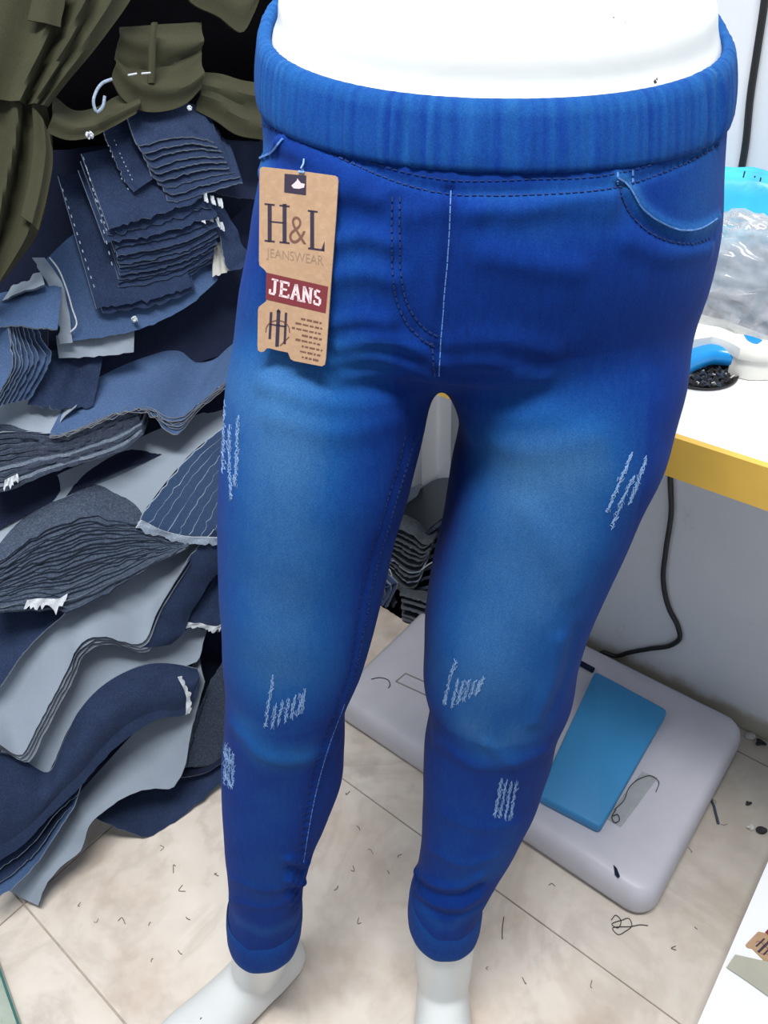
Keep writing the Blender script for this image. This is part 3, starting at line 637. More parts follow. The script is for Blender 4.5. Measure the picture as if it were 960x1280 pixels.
def sheet(name, A, B, offA, offB, mats, label, cat, group=None, th=.0022, n=26, rows=7, bulge=0, wav=.0015, fray=.0006, parent=None, f3=None):
    SEED[0] += 1; f3 = f3 or hp_
    As, Bs = spline(A, n), spline(B, n)
    oa = np.broadcast_to(offA, n) if np.ndim(offA) == 0 else np.interp(np.linspace(0, 1, n), np.linspace(0, 1, len(offA)), offA)
    PA = np.array([f3(u, v, o_) for (u, v), o_ in zip(As, oa)]); PB = np.array([f3(u, v, offB) for u, v in Bs])
    V, F, mi = sheet_geo(PA, PB, th, rows, bulge, wav, SEED[0], fray)
    V[:, 2] = np.maximum(V[:, 2], .0015)
    if isinstance(parent, list): parent = parent[-1]
    return mk(name, V, F, mats, parent, smooth=True, midx=mi, label=label, cat=cat, group=group, sharp=40)
ORD = ['top', 'second', 'third', 'fourth', 'fifth', 'sixth', 'seventh', 'eighth', 'ninth', 'tenth', 'eleventh', 'twelfth', 'thirteenth', 'fourteenth', 'fifteenth', 'sixteenth', 'seventeenth', 'eighteenth', 'nineteenth', 'twentieth', 'twenty-first', 'twenty-second', 'twenty-third', 'twenty-fourth']
def stack(name, top, bot, back, n, off_t, off_b, back_off, mats, label, cat, group, th=.0016, fray=.0012, pts=26, jx=1.5, jy=.8, rows=4, bd=-.05, f3=None, on=.0012):
    """n plies whose lips run from `top` line to `bot` line; each goes back by the pixel vector `back`"""
    out_ = []; T, Bt = spline(top, pts), spline(bot, pts); rg = np.random.default_rng(len(label)+n)
    for k in range(n):
        f_ = k/max(1, n-1); L = T*(1-f_)+Bt*f_+np.array([rg.normal()*jx, rg.normal()*jy]); o_ = off_t*(1-f_)+off_b*f_+rg.normal()*on
        bk = L+np.array(back)
        od = ORD[k]+' from the top' if 0 < k < n-1 else ('topmost' if k == 0 else 'lowest')
        out_.append(sheet(name, L, bk, o_, o_+bd, mats if not callable(mats) else mats(k), od+' '+label, cat, group, th=th, n=pts, rows=rows, wav=.0006, fray=fray, f3=f3))
    return out_
ND = [NAVY, BACKG, FRAY]; ID = [INDIGO, BACKG, FRAY]; DD = [NAVY_D, NAVY_D, FRAYD]; GD = [BACKG, NAVY, FRAYD]; SD = [SLATE, SLATE, SLATE]; SF = [SLATE, SLATE, FRAY]
cw, cp = 'denim cloth', 'denim piece'
# heap core: the rolled bolts behind everything
sheet('dark_fabric_roll', [(-25, 1040), (60, 1030), (160, 1000), (240, 950), (330, 880)], [(-30, -40), (60, -40), (160, -40), (250, -40), (420, 60)], -.085, -.085, DD, 'big dark navy fabric lying at the very back of the denim heap', cw, th=.05, n=20, rows=10, wav=.004)
# bottom pieces
sheet('denim_offcut', [(118, 1022), (150, 1036), (187, 1046), (215, 1030), (245, 1006), (285, 972)], [(130, 985), (170, 970), (215, 952), (240, 930), (262, 915), (300, 900)], -.005, -.07, ND, 'navy denim offcut with pointed corner touching the floor, lowest at the heap right', cp, fray=.0012)
sheet('denim_offcut', [(140, 1000), (175, 985), (215, 972), (250, 968), (290, 945)], [(150, 960), (190, 940), (225, 925), (262, 905), (310, 880)], -.015, -.08, DD, 'dark navy denim offcut just above the pointed corner piece beside the right leg', cp)
stack('denim_layer', [(228, 960), (238, 915), (252, 875), (270, 840), (290, 812)], [(272, 958), (280, 925), (287, 890), (295, 860), (305, 830)], (70, -6), 7, -.012, -.03, 0, SD, 'layer of the slanted grey-blue stack touching the leggings at shin height', cp, 'slanted layers beside the mannequin leg', jx=1.0, bd=-.02)
stack('denim_layer', [(-30, 1090), (10, 1062), (45, 1035), (70, 1005), (100, 985)], [(-30, 1135), (8, 1114), (40, 1085), (64, 1050), (92, 1008)], (30, -90), 4, .0, .012, 0, lambda k: ID if k == 3 else ND, 'navy layer at the bottom left corner of the heap', cp, 'bottom left navy layers', bd=-.06)
sheet('grey_denim_sheet', [(47, 1132), (60, 1102), (78, 1082), (100, 1064), (112, 1032), (128, 1016), (150, 1000), (190, 986), (215, 985), (229, 962), (240, 910), (256, 852)], [(10, 1112), (25, 1096), (38, 1078), (55, 1058), (76, 1028), (92, 1000), (108, 980), (140, 945), (172, 912), (205, 880), (228, 850), (250, 820)], .012, -.045, GD, 'long pale grey denim strip whose narrow tip rests on the floor tiles', cp, n=48, bulge=.004)
# navy rolled slab
for k, (dy, lb) in enumerate(((12, 'lowest thin navy ply under the rolled navy denim slab'), (5, 'second navy ply under the rolled navy denim slab'), (0, 'rolled navy denim slab with white worn flecks crossing the lower heap'))):
    SLAB = sheet('denim_slab', [(-30, 1078+dy), (0, 1064+dy), (30, 1043+dy), (65, 1006+dy), (100, 972+dy), (130, 937+dy), (165, 906+dy), (200, 891+dy*.6), (232, 892), (245, 870), (249, 850)], [(-30, 935), (0, 941), (25, 947), (60, 965), (78, 930), (98, 890), (118, 866), (150, 843), (190, 829), (225, 831), (246, 836)], .022-.006*k if k < 2 else .018, -.01, ND, lb, cp, th=.003, n=48, rows=10, bulge=.018 if k == 2 else .008)
sheet('white_fringe', [(227, 846), (233, 858), (239, 876), (238, 892)], [(223, 848), (229, 860), (234, 877), (232, 893)], .036, .036, [WHITEFR]*3, None, None, parent=SLAB, th=.002, fray=.0015, n=18)
sheet('grey_denim_sheet', [(60, 970), (90, 905), (115, 870), (150, 846), (190, 833), (222, 834), (242, 830), (258, 790)], [(0, 940), (40, 905), (65, 865), (90, 825), (130, 795), (180, 790), (220, 775), (264, 760)], -.012, -.045, GD, 'grey denim back showing between the curled lip above and the rolled navy slab', cp, n=40)
LIP8 = [(-30, 922), (0, 931), (22, 944), (48, 906), (68, 868), (85, 836), (95, 812), (112, 798), (130, 796), (150, 801), (172, 806), (200, 758), (235, 702)]
BK8 = [(-30, 880), (-12, 840), (12, 805), (40, 775), (66, 755), (98, 735), (128, 720), (153, 705), (180, 693), (203, 685), (224, 678), (245, 668), (265, 655)]
for k in range(4):
    d_ = 3.2*(3-k)
    sheet('grey_denim_sheet', [(u+d_*.9, v+d_) for u, v in LIP8], BK8, .006+.004*k, -.045+.002*k, GD, 'wide pale grey denim back with a curled dark lip in the middle of the heap' if k == 3 else ('lowest', 'middle', 'upper')[k]+' dark denim layer under the curled lip of the wide grey sheet', cp, None if k == 3 else 'layers under the curled lip', th=.0022, n=52, rows=8)
# strips at right
PAR = sheet('denim_offcut', [(226, 786), (250, 785), (268, 790), (292, 778)], [(255, 735), (268, 722), (280, 708), (300, 690)], .0, -.03, ND, 'small navy denim piece with white fringe beside the leg above the slanted layers', cp, fray=.0014)
sheet('white_fringe', [(230, 784), (250, 785), (268, 790), (280, 784)], [(235, 779), (252, 779), (268, 784), (280, 778)], .002, .003, [WHITEFR]*3, None, None, parent=PAR, th=.001, fray=.002)
sheet('denim_offcut', [(172, 809), (180, 790), (200, 757), (218, 728), (235, 700), (268, 662)], [(214, 806), (228, 790), (240, 765), (255, 742), (272, 715), (300, 690)], .010, .004, ND, 'navy denim strip slanting down right of the wide grey sheet', cp, bulge=.004)
# slab 7
PAR = stack('denim_layer', [(-30, 722), (10, 694), (40, 672), (75, 655), (110, 645), (140, 650), (170, 654), (200, 666), (232, 679)], [(-30, 770), (0, 765), (30, 761), (60, 760), (82, 763), (112, 752), (150, 731), (190, 706), (234, 682)], (10, -50), 24, .014, .022, 0, lambda k: SF if k in (17, 20, 22) else SD, 'layer in the thick tilted slate-blue stack at middle left', cp, 'plies of the thick tilted slate stack', th=.0040, jx=1.2, jy=.5, bd=-.055, fray=.0016, on=.0006)
sheet('white_fringe', [(30, 761), (45, 759), (60, 758), (74, 760), (82, 752)], [(34, 750), (48, 748), (62, 748), (74, 748), (84, 742)], .028, .024, [WHITEFR]*3, None, None, parent=PAR, th=.002, fray=.003, n=20)
sheet('denim_offcut', [(-30, 884), (0, 858), (20, 828), (45, 798), (72, 775), (90, 758)], [(-30, 745), (10, 742), (40, 742), (60, 745), (85, 745), (100, 738)], .0, -.05, ND, 'plain navy denim piece under the thick tilted slate stack at the left edge', cp)
# grey 6 and lined blue stack
sheet('grey_denim_sheet', [(-30, 712), (12, 688), (45, 668), (80, 653), (110, 645), (140, 652), (168, 657), (185, 632), (210, 600), (240, 566), (290, 528)], [(-30, 660), (10, 635), (40, 612), (75, 592), (110, 578), (140, 566), (165, 552), (190, 540), (215, 530), (240, 520), (300, 500)], .0, -.05, GD, 'pale grey denim back between the thick slate stack and the dark navy band', cp, n=40)
PAR = stack('denim_layer', [(170, 657), (190, 629), (212, 600), (240, 568), (288, 528)], [(262, 679), (272, 655), (284, 630), (296, 605), (320, 570)], (60, 14), 8, .014, .006, 0, lambda k: [INDIGO, NAVY, FRAY], 'layer of the blue slanting stack beside the thigh', cp, 'lined slanting stack beside the thigh', th=.0026, bd=-.012, jx=.4, on=0)
sheet('white_fringe', [(172, 658), (200, 671), (232, 679), (285, 679)], [(178, 651), (204, 663), (234, 671), (285, 671)], .019, .019, [FRAY, FRAY, WHITEFR], None, None, parent=PAR, th=.003, fray=.002)
sheet('denim_offcut', [(-30, 676), (20, 650), (60, 632), (120, 602), (180, 577), (230, 557), (300, 528)], [(-30, 590), (20, 585), (60, 572), (110, 552), (170, 532), (220, 515), (300, 470)], -.025, -.07, DD, 'dark navy denim band in shadow above the pale grey back', cp)
# slab 5
PAR = stack('denim_layer', [(-30, 542), (10, 537), (50, 540), (75, 543), (110, 531), (150, 516), (172, 512)], [(-30, 616), (5, 611), (40, 596), (80, 581), (120, 570), (158, 555), (178, 538)], (10, -30), 12, .012, .008, 0, lambda k: SF if k in (7, 10) else [SLATE, SLATE, FRAYD], 'layer of the dark slate stack below the blue fringed pieces', cp, 'plies of the dark curved stack', th=.0046, bd=-.05, jx=.7, jy=.4, fray=.0014)
sheet('white_fringe', [(4, 612), (14, 606), (24, 600)], [(6, 600), (14, 596), (22, 592)], .016, .014, [WHITEFR]*3, None, None, parent=PAR, th=.002, fray=.003, n=12)
sheet('grey_denim_sheet', [(-30, 548), (10, 539), (40, 540), (64, 541), (82, 519), (95, 508)], [(-30, 515), (0, 505), (25, 500), (50, 497), (75, 494), (102, 490)], .012, -.03, GD, 'small pale grey triangle of denim back at the left edge under the fanned layers', cp)
stack('denim_layer', [(62, 542), (78, 541), (112, 529), (150, 514), (176, 508), (192, 510), (205, 518), (222, 522), (250, 503), (285, 474)], [(62, 545), (78, 544), (112, 533), (150, 518), (176, 512), (190, 520), (206, 534), (216, 541), (250, 510), (285, 482)], (36, -70), 6, .022, .016, 0, lambda k: [INDIGO, BACKG, WHITEFR], 'blue denim layer with white fringed lip across the upper heap', cp, 'fringed blue layers', th=.002, fray=.0018, pts=44, rows=7, bd=-.06, jx=.6, jy=.6)
sheet('denim_offcut', [(60, 476), (115, 474), (200, 462), (300, 440)], [(60, 320), (150, 320), (220, 320), (330, 240)], -.035, -.06, DD, 'large dark navy denim sheet hanging under the pocket pieces', cp)
sheet('denim_offcut', [(34, 506), (60, 509), (90, 511), (116, 508)], [(58, 438), (80, 438), (110, 442), (130, 440)], .006, -.015, ND, 'small navy denim patch right of the fanned layers', cp, fray=.0014)
# fanned stack at left
def fan(k): return [(45-7*k+.3*k*k, 408-.6*k), (53-7.4*k+.3*k*k, 426+k), (64-8.6*k+.3*k*k, 444+2.2*k), (56-9*k+.3*k*k, 466+2*k), (36-8.5*k+.3*k*k, 500+1.5*k)]
for k in range(9):
    sheet('denim_layer', fan(k), [(u-45, v-4) for u, v in fan(k)], .012+.0035*k, -.01+.002*k, [INDIGO, NAVY, FRAY], ('rightmost' if k == 0 else ORD[k]+' from the right')+' of the wavy blue layers fanned out at the left edge', cp, 'fanned layers at the left edge', th=.002, n=22, rows=4)
sheet('denim_offcut', [(-30, 418), (0, 408), (25, 407), (46, 409), (72, 411)], [(-30, 380), (10, 364), (35, 356), (55, 352), (78, 352)], .042, -.0, ID, 'blue denim sheet on top of the fanned layers under the olive jacket hem', cp, bulge=.006)
sheet('grey_denim_sheet', [(2, 376), (30, 364), (56, 356)], [(12, 362), (35, 348), (52, 340)], .025, .0, GD, 'tiny pale grey corner peeking under the olive jacket hem', cp, n=14)
# yoke panel with turned grey edge
sheet('denim_offcut', [(90, 426), (130, 421), (170, 413), (200, 401), (235, 383), (272, 350)], [(56, 326), (85, 298), (110, 280), (150, 260), (200, 250), (262, 250)], .006, -.02, ID, 'flat indigo denim panel lying under the two pocket stacks', cp, n=34)
sheet('grey_denim_sheet', [(40, 322), (58, 350), (71, 384), (75, 430)], [(56, 322), (76, 352), (86, 386), (90, 428)], .010, .009, [BACKG, BACKG, BACKG], 'pale grey turned edge curving along the left side of the indigo panel', cp, n=24, fray=.0012)
sheet('grey_denim_sheet', [(74, 447), (110, 446), (140, 444), (167, 441)], [(70, 420), (110, 416), (140, 410), (168, 402)], .000, -.008, [BACKG, BACKG, BACKG], 'pale grey cloth flap hanging under the indigo panel', cp, n=16)
tb = MB(); tb.tube(spline([hp_(u, v, .012) for u, v in ((62, 322), (72, 335), (82, 358), (90, 385), (95, 408), (88, 415))], 24), .0009, 6); tb.build('loose_thread', WHITEFR, label='white thread curving along the indigo panel beside its grey edge', cat='thread')
# lower pocket stack
TOPP = stack('pocket_piece', [(137, 283), (170, 276), (210, 263), (255, 247)], [(132, 305), (170, 299), (220, 287), (272, 270)], (-34, -92), 3, .044, .036, 0, ND, 'large indigo pocket piece heading the lower pocket stack', cp, 'top of the lower pocket stack', th=.003, rows=6, bd=-.015)
stack('pocket_piece', [(146, 309), (190, 301), (232, 291), (273, 272)], [(150, 368), (190, 363), (232, 349), (268, 326)], (-20, -60), 13, .034, .012, 0, lambda k: [NAVY, NAVY, FRAY if k % 3 else SLATE], 'thin pocket piece in the crowded middle of the lower pocket stack', cp, 'crowded pocket plies', th=.0026, jx=2.4, jy=1.0, bd=-.02, fray=.0007)
BOTP = stack('pocket_piece', [(121, 384), (160, 379), (200, 371), (240, 357)], [(127, 392), (160, 387), (200, 379), (242, 362)], (-48, -165), 2, .016, .013, 0, ND, 'long pocket piece under the lower pocket stack', cp, 'bottom of the lower pocket stack', th=.003, rows=6, bd=-.012)
for k, (u, v) in enumerate(((256, 246), (265, 249), (274, 252), (252, 272), (262, 270), (270, 276), (276, 282))):
    sheet('white_edge_tab', [(u, v+5), (u+5, v+8)], [(u-2, v-5), (u+3, v-4)], .047-.003*k, .046-.003*k, [WHITEFR]*3, None, None, parent=TOPP[0], th=.0015, n=4, rows=3)
stitch_px = [[(127, 162), (138, 190), (150, 222), (163, 225)], [(102, 190), (110, 222), (122, 265), (132, 300)], [(93, 222), (105, 260), (118, 320), (124, 380)], [(112, 215), (122, 255), (136, 310), (150, 340)]]
# upper pocket stack
stack('pocket_piece', [(165, 165), (172, 180), (200, 175), (235, 170), (268, 177)], [(208, 250), (218, 252), (242, 245), (268, 237), (302, 228)], (-14, -44), 9, .062, .046, 0, lambda k: [NAVY, NAVY, FRAY], 'small pocket piece in the upper pocket stack below olive cloth', cp, 'upper pocket stack', th=.003, jx=2.2, jy=.7, bd=-.018, rows=5, fray=.0005)
SLID = sheet('pocket_piece', [(130, 165), (142, 195), (156, 225), (167, 240)], [(160, 130), (190, 130), (220, 150), (240, 190)], .047, .044, ND, 'indigo pocket piece slid out at the left of the upper pocket stack', cp)
for ln, par in (([(127, 160), (141, 196), (157, 232), (166, 244)], SLID), ([(136, 158), (150, 192), (166, 226)], SLID), ([(97, 180), (108, 210), (122, 252), (134, 290)], TOPP[0]), ([(104, 196), (116, 236), (130, 290), (142, 338), (148, 360)], TOPP[-1]), ([(78, 236), (90, 272), (106, 322), (122, 372)], BOTP[0])):
    q_ = spline(ln, 26); tb = MB()
    for a, b in zip(q_[:-1:2], q_[1::2]):
        if RNG.random() < .75: tb.tube([hp_(*a, .053), hp_(*(a*.35+b*.65), .0532)], .0006, 5)
    tb.build('basting_stitches', FRAY, par, kind='stuff')
# folded denim right of the pocket stacks
sheet('denim_offcut', [(262, 262), (275, 295), (290, 338), (302, 336)], [(275, 250), (292, 280), (306, 310), (316, 320)], .02, .016, ND, 'folded navy denim strip with pale stitch lines right of the pocket stacks', cp)
sheet('cream_lining', [(266, 346), (278, 342), (290, 338)], [(266, 308), (272, 304), (280, 300)], .012, .006, [CREAM]*3, 'small cream lining tip hanging below the folded navy strip', cp, n=12)
sheet('denim_offcut', [(262, 238), (290, 246), (335, 248)], [(235, 150), (280, 145), (345, 140)], .0, -.03, DD, 'dark navy denim sheet right of the pocket stacks behind the waistband', cp)
# ------- olive garments and black cloth
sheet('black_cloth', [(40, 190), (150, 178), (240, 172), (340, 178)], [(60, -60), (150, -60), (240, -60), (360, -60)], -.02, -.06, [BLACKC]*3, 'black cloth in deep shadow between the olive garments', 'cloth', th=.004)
jk = empty('olive_jacket', hp_(30, 340, .05), 'olive green work garment with pocket flap hanging at the upper left', 'jacket')
def drape(name, A, B, offA, offB, parent, folds, th=.003, mats=None, n=30, rows=24):
    SEED[0] += 1; As, Bs = spline(A, n), spline(B, n); PA = np.array([hp_(u, v, offA) for u, v in As]); PB = np.array([hp_(u, v, offB) for u, v in Bs])
    G = PA[None]*(1-np.linspace(0, 1, rows)[:, None, None])+PB[None]*np.linspace(0, 1, rows)[:, None, None]
    nr = HN/np.linalg.norm(HN); t = np.linspace(0, 1, rows)[:, None]; s_ = np.linspace(0, 1, n)[None]
    h = sum(a*np.exp(-(((t-p)+sl*(s_-.5))/w)**2) for p, w, a, sl in folds); G = G+nr*h[..., None]
    top = G.reshape(-1, 3); V = np.r_[top, top-nr*th]; k = rows*n; F = []
    for i in range(rows-1):
        for j in range(n-1): a = i*n+j; F += [(a, a+1, a+n+1, a+n), (k+a, k+a+n, k+a+n+1, k+a+1)]
    for j in range(n-1): b = (rows-1)*n+j; F += [(j, k+j, k+j+1, j+1), (b, b+1, k+b+1, k+b)]
    for i in range(rows-1): a = i*n; b = a+n-1; F += [(a, a+n, k+a+n, k+a), (b, k+b, k+b+n, b+n)]
    return mk(name, V, F, mats or OLIVE, parent, smooth=True, sharp=50)
drape('body_panel', [(185, -40), (160, 5), (138, 36), (112, 70), (85, 102), (60, 134)], [(-40, -40), (-40, 0), (-40, 35), (-40, 65), (-40, 95), (-40, 118)], .075, .07, jk, [(.12, .05, .010, .1), (.27, .035, .016, .15), (.36, .03, -.010, .2), (.46, .05, .012, .12), (.8, .12, .006, 0)])
drape('lower_panel', [(58, 128), (66, 178), (62, 232), (48, 290), (24, 326), (-4, 360)], [(-40, 112), (-40, 170), (-40, 230), (-40, 290), (-40, 330), (-40, 370)], .058, .06, jk, [(.2, .08, .012, .1), (.42, .06, -.012, -.3), (.6, .08, .014, -.4), (.85, .1, .008, .2)])
drape('pocket_flap', [(76, 34), (76, 30), (80, 10), (84, -20)], [(35, 25), (36, 20), (40, 0), (44, -30)], .086, .084, jk, [(.5, .3, .003, 0)], n=12, rows=8)
drape('side_fold', [(62, 168), (66, 195), (60, 240), (48, 288)], [(40, 130), (42, 170), (38, 215), (26, 270)], .082, .075, jk, [(.5, .25, .008, 0)], n=18, rows=10)
tr_ = empty('olive_trousers', hp_(190, 140, .03), 'crumpled dark olive garment with waistband lying over the pocket stacks', 'trousers')
drape('waist_panel', [(140, 100), (152, 122), (176, 138), (206, 139), (232, 130), (252, 110)], [(150, 34), (180, 32), (205, 30), (228, 29), (242, 28), (252, 28)], .062, .045, tr_, [(.25, .1, .010, .1), (.5, .05, -.004, -.2), (.75, .12, .008, .1)])
drape('rolled_edge', [(58, 166), (84, 175), (112, 172), (142, 158), (170, 142)], [(68, 120), (94, 138), (120, 134), (146, 120), (172, 112)], .070, .04, tr_, [(.4, .25, .014, 0)], n=24, rows=12)
drape('leg_fold', [(245, 138), (268, 150), (295, 168), (330, 175)], [(250, 90), (275, 92), (302, 100), (340, 105)], .05, .03, tr_, [(.3, .15, .012, .2), (.7, .12, .010, -.1)], n=22, rows=12)
drape('placket', [(193, 104), (194, 80), (195, 50), (197, 28)], [(185, 104), (186, 80), (187, 50), (190, 28)], .066, .066, tr_, [(.5, .4, .002, 0)], n=12, rows=4)
cl = drape('olive_collar', [(222, -20), (240, 4), (272, 20), (304, 40), (316, 20), (332, -25)], [(228, -60), (258, -60), (286, -60), (306, -60), (320, -60), (345, -60)], .06, .05, None, [(.3, .15, .006, 0)], n=26, rows=12)
tag(cl, 'olive cloth point hanging in at the top beside the mannequin waist', 'cloth')
tb = MB(); tb.tube(spline([hp_(u, v, .085) for u, v in ((140, 99), (128, 104), (120, 115), (117, 130), (121, 140), (128, 134), (131, 120))], 24), .0016, 8); tb.build('blue_loop', FRAY, label='pale blue looped ribbon on the dark olive garment', cat='loop')
lint_b = MB()
def tuft(u, v, off, r, label):
    b = MB(); c = hp_(u, v, off)
    for k in range(9):
        d = RNG.normal(size=3); d /= np.linalg.norm(d); e = RNG.normal(size=3)*.3; b.tube(spline([c-d*r*.8, c+e*r*.4, c+d*r*.8], 5), r*.22, 5)
    b.build('thread_tuft', WHITEFR, label=label, cat='thread')
tuft(112, 169, .095, .005, 'bright white thread tuft at the left hem of the crumpled olive garment'); tuft(237, 135, .08, .0035, 'small pale thread tuft at the right hem of the crumpled olive garment')
tb = MB()
for a, b in (((160, 94), (171, 92)), ((177, 92), (188, 91))): tb.tube([hp_(*a, .08), hp_(*b, .08)], .001, 6)
tb.build('bartack', WHITEFR, tr_)
tuft(168, 399, .012, .005, 'white thread knot on the lower border of the indigo panel')

# ================================================================== CORNER BEHIND THE LEGS
def cp_(u, v, off): return hit(u, v, Nn+np.array([0, 0, .12]), .885-off)
sheet('grey_sheet', [(450, 700), (490, 690), (522, 690), (545, 668), (590, 635)], [(450, 668), (490, 640), (518, 618), (545, 599), (590, 599)], .01, -.05, [GREYC]*3, 'flat dark grey backing sheet leaning in the corner behind the legs', cw, f3=cp_, n=20)
sheet('grey_sheet', [(480, 645), (500, 634), (520, 620)], [(485, 626), (502, 616), (525, 604)], -.02, -.05, [BACKG]*3, 'pale grey paper edge behind the dark grey backing sheet', 'paper', f3=cp_, n=10)
stack('scrap_layer', [(470, 665), (495, 660), (515, 668), (532, 680), (540, 676)], [(470, 700), (490, 718), (508, 735), (520, 732), (528, 712)], (8, -16), 10, .045, .03, 0, lambda k: [SCRAP, SCRAP, FRAY if k in (6, 8) else SCRAP], 'mottled grey scrap in the fringed stack between the legs', cp, 'fringed scrap stack between the legs', th=.003, bd=-.04, f3=cp_, jx=1.0, fray=.0012)
stack('scrap_layer', [(528, 668), (545, 655), (565, 640)], [(515, 735), (540, 730), (565, 725)], (10, -12), 7, .015, .02, 0, DD, 'dark scrap in the black-blue block behind the legs', cp, 'black-blue scrap block', th=.006, bd=-.05, f3=cp_, jx=.8)
stack('scrap_layer', [(500, 742), (525, 748), (550, 758), (570, 765)], [(505, 796), (525, 806), (545, 814), (570, 822)], (4, -16), 8, .05, .055, 0, [SCRAP]*3, 'grey scrap in the lower block between the legs', cp, 'lower grey scrap block', th=.005, bd=-.05, f3=cp_, jx=.5)
stack('scrap_layer', [(462, 778), (480, 770), (494, 752)], [(462, 783), (480, 787), (497, 788)], (-8, -20), 4, .04, .045, 0, [SCRAP, SCRAP, FRAYD], 'brown-grey scrap left of the lower grey block between the legs', cp, 'small scrap layers by the inner knee', th=.004, bd=-.05, f3=cp_)
stack('scrap_layer', [(462, 712), (472, 722), (482, 740), (470, 760)], [(470, 725), (482, 735), (494, 728), (480, 765)], (-14, -14), 3, .045, .05, 0, ID, 'blue curled scrap left of the fringed scrap stack', cp, 'curled blue scraps by the thigh', th=.003, bd=-.03, f3=cp_)
stack('scrap_layer', [(452, 790), (480, 786), (502, 794)], [(440, 828), (462, 838), (500, 803)], (0, -14), 5, .055, .06, 0, lambda k: [NAVY_D, NAVY_D, NAVY_D] if k > 2 else [SCRAP, NAVY_D, SCRAP], 'dark folded scrap at the corner pile foot by the scale', cp, 'dark folded scraps by the scale', th=.006, bd=-.05, f3=cp_)
tb = MB(); tb.tube(spline([cp_(*p, .075) for p in ((466, 812), (468, 804), (474, 808), (478, 806))], 10), .0012, 5); tb.build('loose_thread', WHITEFR, label='short white thread on the dark folded scrap by the scale', cat='thread')
tb = MB(); tb.tube(spline([cp_(*p, .045) for p in ((527, 712), (535, 706), (545, 700))], 8), .0012, 5); tb.build('loose_thread', WHITEFR, label='pale thread across the black-blue block behind the legs', cat='thread')
tb = MB(); tb.tube(spline([cp_(*p, .075) for p in ((478, 715), (487, 712), (490, 720))], 8), .001, 5); tb.build('loose_thread', WHITEFR, label='pale thread curl on the fringed scrap stack between the legs', cat='thread')

# ================================================================== TABLE
TZ, TN0 = .72, .640
table = empty('work_table', MN(.2, .8, 0), 'white topped work table with yellow edge band behind the mannequin', 'table')
b = MB(); b.box(MN(.24, (TN0+.003+.962)/2, TZ-.018), M*.96, Nn*(.962-TN0-.003)/2, Z*.018); b.build('table_top', WHITEP, table)
b = MB(); b.box(MN(.24, TN0-.001, TZ-.0215), M*.961, Nn*.004, Z*.0217); b.build('edge_band', YELLOW, table)
pl_, pr_ = hit(525, 600, Nn, .925), hit(566, 600, Nn, .925); lm = ((pl_+pr_)/2)@M
for m_ in (lm, 1.15):
    r_ = .021; q_ = [(-1, -1), (1, -1), (1, 1), (-1, 1)]
    b = MB(); prof_ = []
    for k in range(24):
        a = 2*math.pi*k/24; c_, s_ = math.cos(a), math.sin(a); prof_.append((math.copysign(abs(c_)**.35, c_)*r_, math.copysign(abs(s_)**.35, s_)*r_))
    b.prism([MN(m_+x, .925+y, 0) for x, y in prof_], [MN(m_+x, .925+y, TZ-.036) for x, y in prof_]); b.build('table_leg', WHITEP, table, smooth=True, sharp=50)
# clear crackly bag and blue bag
def pillow(name, c, hx, hy, hz, mat, label, cat, seed, crk, sub=40, ex=2.6):
    rg = np.random.default_rng(seed); V = []; F = []; nu, nv = sub*2, sub
    dirs = rg.normal(size=(46, 3)); dirs /= np.linalg.norm(dirs, axis=1)[:, None]; amp = rg.normal(size=46)*crk; fr = rg.uniform(5, 26, 46)
    P = []
    for i in range(1, nv):
        for j in range(nu):
            th, ph = math.pi*i/nv, 2*math.pi*j/nu; d = np.array([math.sin(th)*math.cos(ph), math.sin(th)*math.sin(ph), math.cos(th)]); P.append(d)
    P += [np.array([0, 0, 1.0]), np.array([0, 0, -1.0])]; P = np.array(P)
    k_ = (np.abs(P)**ex).sum(1)**(-1/ex); Q = P*k_[:, None]
    w = 1+(amp*(np.abs(np.sin((P@dirs.T)*fr))-.5)).sum(1); Q = Q*w[:, None]
    V = np.asarray(c)+Q[:, :1]*hx*M+Q[:, 1:2]*hy*Nn+Q[:, 2:]*hz*Z
    V[:, 2] = np.maximum(V[:, 2], TZ+.0005)
    n_ = nu; F = [(i*n_+j, (i+1)*n_+j, (i+1)*n_+(j+1) % n_, i*n_+(j+1) % n_) for i in range(nv-2) for j in range(n_)]
    a = (nv-1)*n_; F += [(a, j, (j+1) % n_) for j in range(n_)]+[(a+1, (nv-2)*n_+(j+1) % n_, (nv-2)*n_+j) for j in range(n_)]
    return mk(name, V, F, mat, smooth=True, label=label, cat=cat)
bb = hit(950, 255, Nn, .93)
blue = pillow('blue_plastic_bag', MN(bb@M+.02, .926, TZ+.083), .16, .028, .080, CYAN, 'shiny sky blue plastic bag standing against the wall on the table', 'bag', 3, .006, 36, 3)
for u0, v0, u1, v1 in ((931, 214, 929, 222), (944, 220, 943, 222), (951, 222, 950, 227)):
    P0, P1 = hit(u0, v0, Nn, .898), hit(u1, v1, Nn, .898); b = MB(); b.tube([P0, P1], .0008, 5); b.build('ink_mark', INK, blue)
cbk = hit(935, 352, Nn, .86)
clear = pillow('clear_plastic_bag', MN(cbk@M+.03, .850, TZ+.068), .14, .044, .070, CLEAR, 'crackly clear plastic bag on the table in front of the blue bag', 'bag', 11, .030, 56, 2.4)
b = MB(); rg = np.random.default_rng(4)
for k in range(60):
    c_ = MN(cbk@M+.03+rg.uniform(-.10, .10), .855+rg.uniform(-.024, .024), TZ+.012+rg.uniform(0, .05)); d = rg.normal(size=3); d /= np.linalg.norm(d); e = np.cross(d, rg.normal(size=3)); e /= np.linalg.norm(e); b.box(c_, d*.009, e*.006, np.cross(d, e)*.0008)
b.build('film_packets', plain('packet_film', (.45, .47, .50), .08, .9), clear, kind='stuff')
